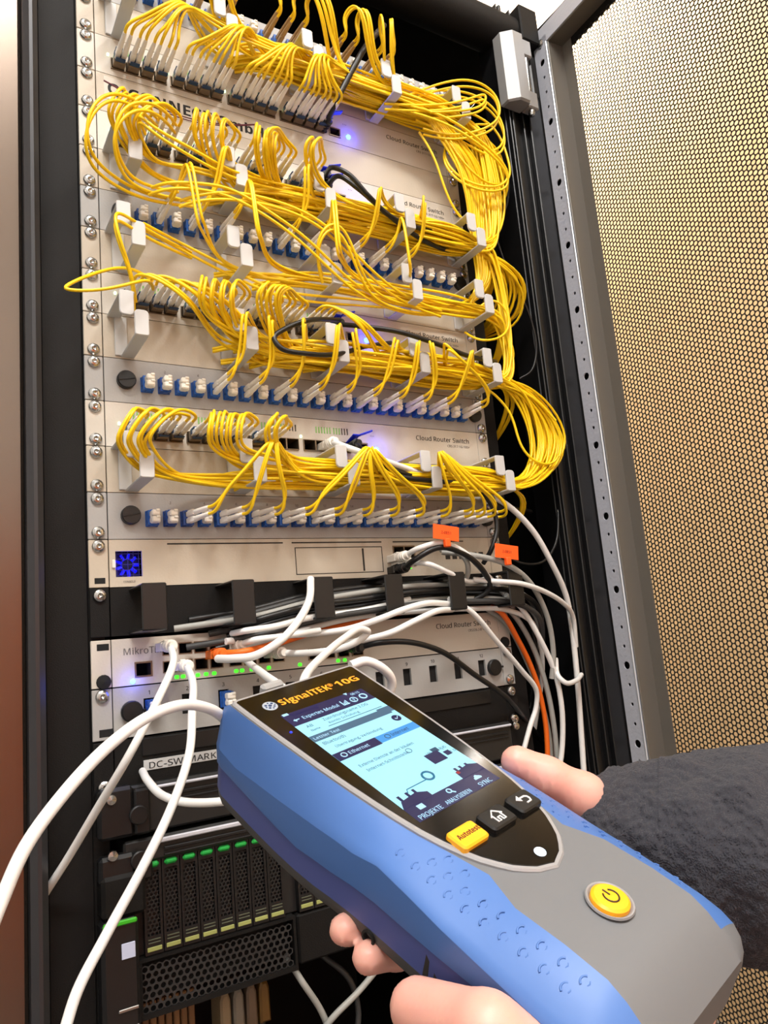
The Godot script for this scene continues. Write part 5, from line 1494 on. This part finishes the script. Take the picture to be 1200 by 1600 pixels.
	shape(sc, navy, [Vector2(14, -102.4), Vector2(14.6, -96.2), Vector2(27, -94.4), Vector2(32.5, -97), Vector2(32.5, -102.4)])
	for x in [-28.0, -22.0, -17.0, 17.0, 21.0, 26.0]: shape(sc, navy, [Vector2(x - 0.9, -97), Vector2(x + 0.9, -97), Vector2(x + 0.9, -93), Vector2(x - 0.9, -93)])
	shape(sc, navy, [Vector2(11, -84.5), Vector2(22, -84.5), Vector2(22, -75.5), Vector2(11, -75.5)])
	shape(sc, navy, [Vector2(23.8, -82.6), Vector2(28.2, -82.6), Vector2(28.2, -78.6), Vector2(23.8, -78.6)])
	var teal := glow(Color(0.10, 0.45, 0.60), 0.8)
	icon(sc, teal, [circle(Vector3(-0.7, -89.5, 0.3), 3.4)], 0.7)
	icon(sc, teal, [[Vector3(-4.2, -91.4, 0.3), Vector3(-19.5, -91.6, 0.3), Vector3(-21, -94, 0.3)]], 0.3)
	shape(sc, glow(Color(0.75, 0.18, 0.2), 0.7), [Vector2(14.9, -98), Vector2(17.1, -98), Vector2(17.1, -96), Vector2(14.9, -96)], 0.3)
	icon(sc, pale, [[Vector3(25.4, -37.9, 0.3), Vector3(26.4, -39.0, 0.3), Vector3(28.6, -36.8, 0.3)]], 0.3)
	icon(sc, pale, [circle(Vector3(-26.6, -50, 0.3), 1.8)], 0.3)
	icon(sc, ink, [circle(Vector3(7.6, -67.0, 0.3), 1.9)], 0.2)
	icon(sc, ink, [circle(Vector3(7.5, -49.8, 0.3), 1.8)], 0.25)

func icon(sc: Node3D, m: Material, lines: Array, r: float) -> void:
	var b := MB.new()
	for q in lines: b.tube(PackedVector3Array(q), r, 5)
	obj("screen_icon", b.mesh(), m, sc)

func shape(sc: Node3D, m: Material, poly: Array, z := 0.25) -> void:
	var b := MB.new(); b.prism(PackedVector2Array(poly), 0.16, z)
	obj("screen_icon", b.mesh(), m, sc)

func circle(c: Vector3, r: float) -> PackedVector3Array:
	var p := PackedVector3Array()
	for k in 19: p.append(c + Vector3(cos(TAU * k / 18), sin(TAU * k / 18), 0) * r)
	return p

# ---------------------------------------------------------------- the person's hands and sleeve
# bones: [from, to, radius, radius]; distances joined by a smooth minimum and meshed as surface nets
func flesh(bones: Array, cell: float, k: float) -> MB:
	var lo := Vector3.INF
	var hi := -Vector3.INF
	for q in bones:
		for e in 2:
			var r: float = q[2 + e] + 6.0
			lo = lo.min(q[e] - Vector3(r, r, r)); hi = hi.max(q[e] + Vector3(r, r, r))
	var d := Vector3i(((hi - lo) / cell).ceil()) + Vector3i.ONE * 2
	var f := PackedFloat32Array(); f.resize(d.x * d.y * d.z); f.fill(50.0)
	for q in bones:
		var a: Vector3 = q[0]; var b: Vector3 = q[1]
		var ra: float = q[2]; var rb: float = q[3]
		var r: float = maxf(ra, rb) + 9.0
		var b0 := Vector3i(((a.min(b) - Vector3(r, r, r) - lo) / cell).floor()).clamp(Vector3i.ZERO, d - Vector3i.ONE)
		var b1 := Vector3i(((a.max(b) + Vector3(r, r, r) - lo) / cell).ceil()).clamp(Vector3i.ZERO, d - Vector3i.ONE)
		var ab := b - a
		var inv := 1.0 / maxf(ab.length_squared(), 0.001)
		for z in range(b0.z, b1.z + 1):
			for y in range(b0.y, b1.y + 1):
				var row := (z * d.y + y) * d.x
				for x in range(b0.x, b1.x + 1):
					var p := lo + Vector3(x, y, z) * cell
					var t := clampf((p - a).dot(ab) * inv, 0.0, 1.0)
					var g := p.distance_to(a + ab * t) - lerpf(ra, rb, t)
					var o := f[row + x]
					var h := maxf(k - absf(o - g), 0.0) / k
					f[row + x] = minf(o, g) - h * h * k * 0.25
	var id := PackedInt32Array(); id.resize(f.size()); id.fill(-1)
	var m := MB.new()
	var st := [1, d.x, d.x * d.y]
	for z in d.z - 1:
		for y in d.y - 1:
			for x in d.x - 1:
				var i := (z * d.y + y) * d.x + x
				var inside := 0
				for c in 8:
					if f[i + (c & 1) + ((c >> 1) & 1) * d.x + (c >> 2) * st[2]] < 0.0: inside += 1
				if inside == 0 or inside == 8: continue
				var s := Vector3.ZERO
				var n := 0
				for c in 8:
					for ax in 3:
						if c & (1 << ax): continue
						var i0: int = i + (c & 1) + ((c >> 1) & 1) * d.x + (c >> 2) * st[2]
						var v0 := f[i0]
						var v1 := f[i0 + st[ax]]
						if (v0 < 0.0) == (v1 < 0.0): continue
						var p := Vector3(c & 1, (c >> 1) & 1, c >> 2)
						p[ax] += v0 / (v0 - v1)
						s += p; n += 1
				id[i] = m.v.size()
				m.v.append(lo + (Vector3(x, y, z) + s / n) * cell)
				m.n.append(Vector3(f[i + 1] - f[i], f[i + st[1]] - f[i], f[i + st[2]] - f[i]).normalized())
	for i in m.v.size(): m.n[i] = Vector3.ZERO
	for z in range(1, d.z - 1):
		for y in range(1, d.y - 1):
			for x in range(1, d.x - 1):
				var i := (z * d.y + y) * d.x + x
				for ax in 3:
					if (f[i] < 0.0) == (f[i + st[ax]] < 0.0): continue
					var u: int = st[(ax + 1) % 3]
					var w: int = st[(ax + 2) % 3]
					var q := [id[i], id[i - u], id[i - u - w], id[i - w]]
					if f[i] >= 0.0: q.reverse()
					# outward faces run clockwise
					m.ix.append_array([q[0], q[2], q[1], q[0], q[3], q[2]])
	for i in range(0, m.ix.size(), 3):
		var a := m.ix[i]; var b := m.ix[i + 1]; var c := m.ix[i + 2]
		var nn := -(m.v[b] - m.v[a]).cross(m.v[c] - m.v[a])
		m.n[a] += nn; m.n[b] += nn; m.n[c] += nn
	for i in m.n.size(): m.n[i] = m.n[i].normalized()
	return m

func chain(out: Array, p: Array, r: Array) -> void:
	for i in p.size() - 1: out.append([p[i], p[i + 1], r[i], r[i + 1]])

func person() -> void:
	var t := Node3D.new(); t.name = "person"; add_child(t)
	t.transform = tester_frame()
	tag(t, "person holding the tester in both hands, one arm in a dark grey fleece sleeve", "person")
	var sk := mat(Color(0.88, 0.65, 0.59), 0.45)
	sk.subsurf_scatter_enabled = true; sk.subsurf_scatter_strength = 0.25
	grain(sk, 0.12, 0.12, 30.0)
	# hand behind the tester: the thumb lies along the far flank, fingertips come round under the near flank
	var h := []
	var V := func(x: float, y: float, z: float) -> Vector3: return Vector3(x, y, z)
	chain(h, [Vector3(150, -158, -52), Vector3(116, -140, -52), Vector3(80, -100, -70)], [26, 24, 15])
	chain(h, [Vector3(116, -140, -52), Vector3(80, -118, -74)], [23, 16])
	chain(h, [Vector3(116, -140, -52), Vector3(82, -132, -68)], [22, 14])
	chain(h, [Vector3(80, -100, -72.0), Vector3(56, -80, -82.0), Vector3(12, -77, -81.0), Vector3(-14, -76, -79.0), Vector3(-34, -76, -77.0)], [14, 10, 9, 8, 7.3])
	chain(h, [Vector3(80, -104, -74.0), Vector3(56, -97, -80.0), Vector3(4, -94, -78.0), Vector3(-32, -94, -76.0), Vector3(-56, -95, -64.5)], [14, 10, 9, 8.4, 8.0])
	chain(h, [Vector3(80, -118, -76.0), Vector3(56, -114, -79.0), Vector3(4, -113, -77.0), Vector3(-34, -113.5, -76.0), Vector3(-57, -114, -65.5)], [14, 10, 9, 8.6, 8.2])
	chain(h, [Vector3(82, -132, -70.0), Vector3(58, -131, -76.0), Vector3(20, -131, -74.0), Vector3(-6, -131, -72.0), Vector3(-24, -131, -71.0)], [13, 9, 8, 7.2, 6.8])
	chain(h, [Vector3(120, -146, -46), Vector3(98, -132, -27), Vector3(82, -115, -17), Vector3(71, -99, -11)], [19, 14.5, 11.8, 9.8])
	var body := flesh(h, 3.0, 5.0)
	# hand under the near end: thumb along the near flank, fingers round the far corner
	h = []
	chain(h, [Vector3(THUMB[0], THUMB[1], THUMB[2]), Vector3(THUMB[3], THUMB[4], THUMB[5]), Vector3(THUMB[6], THUMB[7], THUMB[8]), Vector3(THUMB[9], THUMB[10], THUMB[11])], [12.0, 13.6, 17.0, 24])
	chain(h, [Vector3(THUMB[9], THUMB[10], THUMB[11]), Vector3(20, -285, -125), Vector3(50, -370, -170)], [25, 26, 30])
	chain(h, [Vector3(THUMB[9], THUMB[10], THUMB[11]), Vector3(15, -240, -98)], [24, 17])
	chain(h, [Vector3(15, -240, -98), Vector3(46, -236, -80), Vector3(62, -230, -62), Vector3(66, -224, -48)], [14, 9.6, 8.6, 7.6])
	chain(h, [Vector3(10, -226, -94), Vector3(44, -216, -78), Vector3(62, -210, -62), Vector3(66, -205, -47)], [14, 9.8, 8.8, 7.8])
	chain(h, [Vector3(5, -214, -90), Vector3(42, -196, -78), Vector3(62, -190, -64), Vector3(67, -186, -48)], [14, 9.8, 8.8, 7.8])
	chain(h, [Vector3(2, -204, -88), Vector3(40, -176, -78), Vector3(62, -170, -66), Vector3(67, -167, -52)], [13, 9.6, 8.6, 7.6])
	var b2 := flesh(h, 3.0, 5.0)
	var k0 := body.v.size()
	body.v.append_array(b2.v); body.n.append_array(b2.n)
	for i in b2.ix: body.ix.append(i + k0)
	obj("body", body.mesh(), sk, t)
	# fleece sleeve: wide folds, a turned cuff, a napped surface
	var fl := mat(Color(0.20, 0.20, 0.225), 0.95)
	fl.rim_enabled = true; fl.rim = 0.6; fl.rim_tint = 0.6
	grain(fl, 0.07, 1.6, 20.0)
	var nz := FastNoiseLite.new(); nz.seed = 5; nz.frequency = 0.014; nz.fractal_octaves = 3
	var nf := FastNoiseLite.new(); nf.seed = 9; nf.frequency = 0.17; nf.fractal_octaves = 2
	var cs := []
	for i in range(0, SLEEVE.size(), 4): cs.append([Vector3(SLEEVE[i], SLEEVE[i + 1], SLEEVE[i + 2]), SLEEVE[i + 3]])
	var rows := []
	var mids := []
	var n := 190
	for i in n + 1:
		var f: float = float(i) / n * (cs.size() - 1)
		var a := mini(int(f), cs.size() - 2)
		var c: Vector3 = cs[a][0].lerp(cs[a + 1][0], f - a)
		var r: float = lerpf(cs[a][1], cs[a + 1][1], smoothstep(0.0, 1.0, f - a))
		var ax: Vector3 = (cs[a + 1][0] - cs[a][0]).normalized()
		var s1 := ax.cross(Vector3(0, 0.3, 1)).normalized()
		var s2 := ax.cross(s1)
		var row := PackedVector3Array()
		for j in 340:
			var an := TAU * j / 340
			var dir := s1 * cos(an) + s2 * sin(an)
			var p := c + dir * r
			var rr := r + nz.get_noise_3dv(p) * 8.0 + nf.get_noise_3dv(p) * 1.3
			if i < 3: rr -= (3 - i) * 1.5
			row.append(c + dir * rr)
		rows.append(row); mids.append(c)
	var sb := MB.new(); skin(sb, rows, mids, true)
	obj("sleeve", sb.mesh(), fl, t)
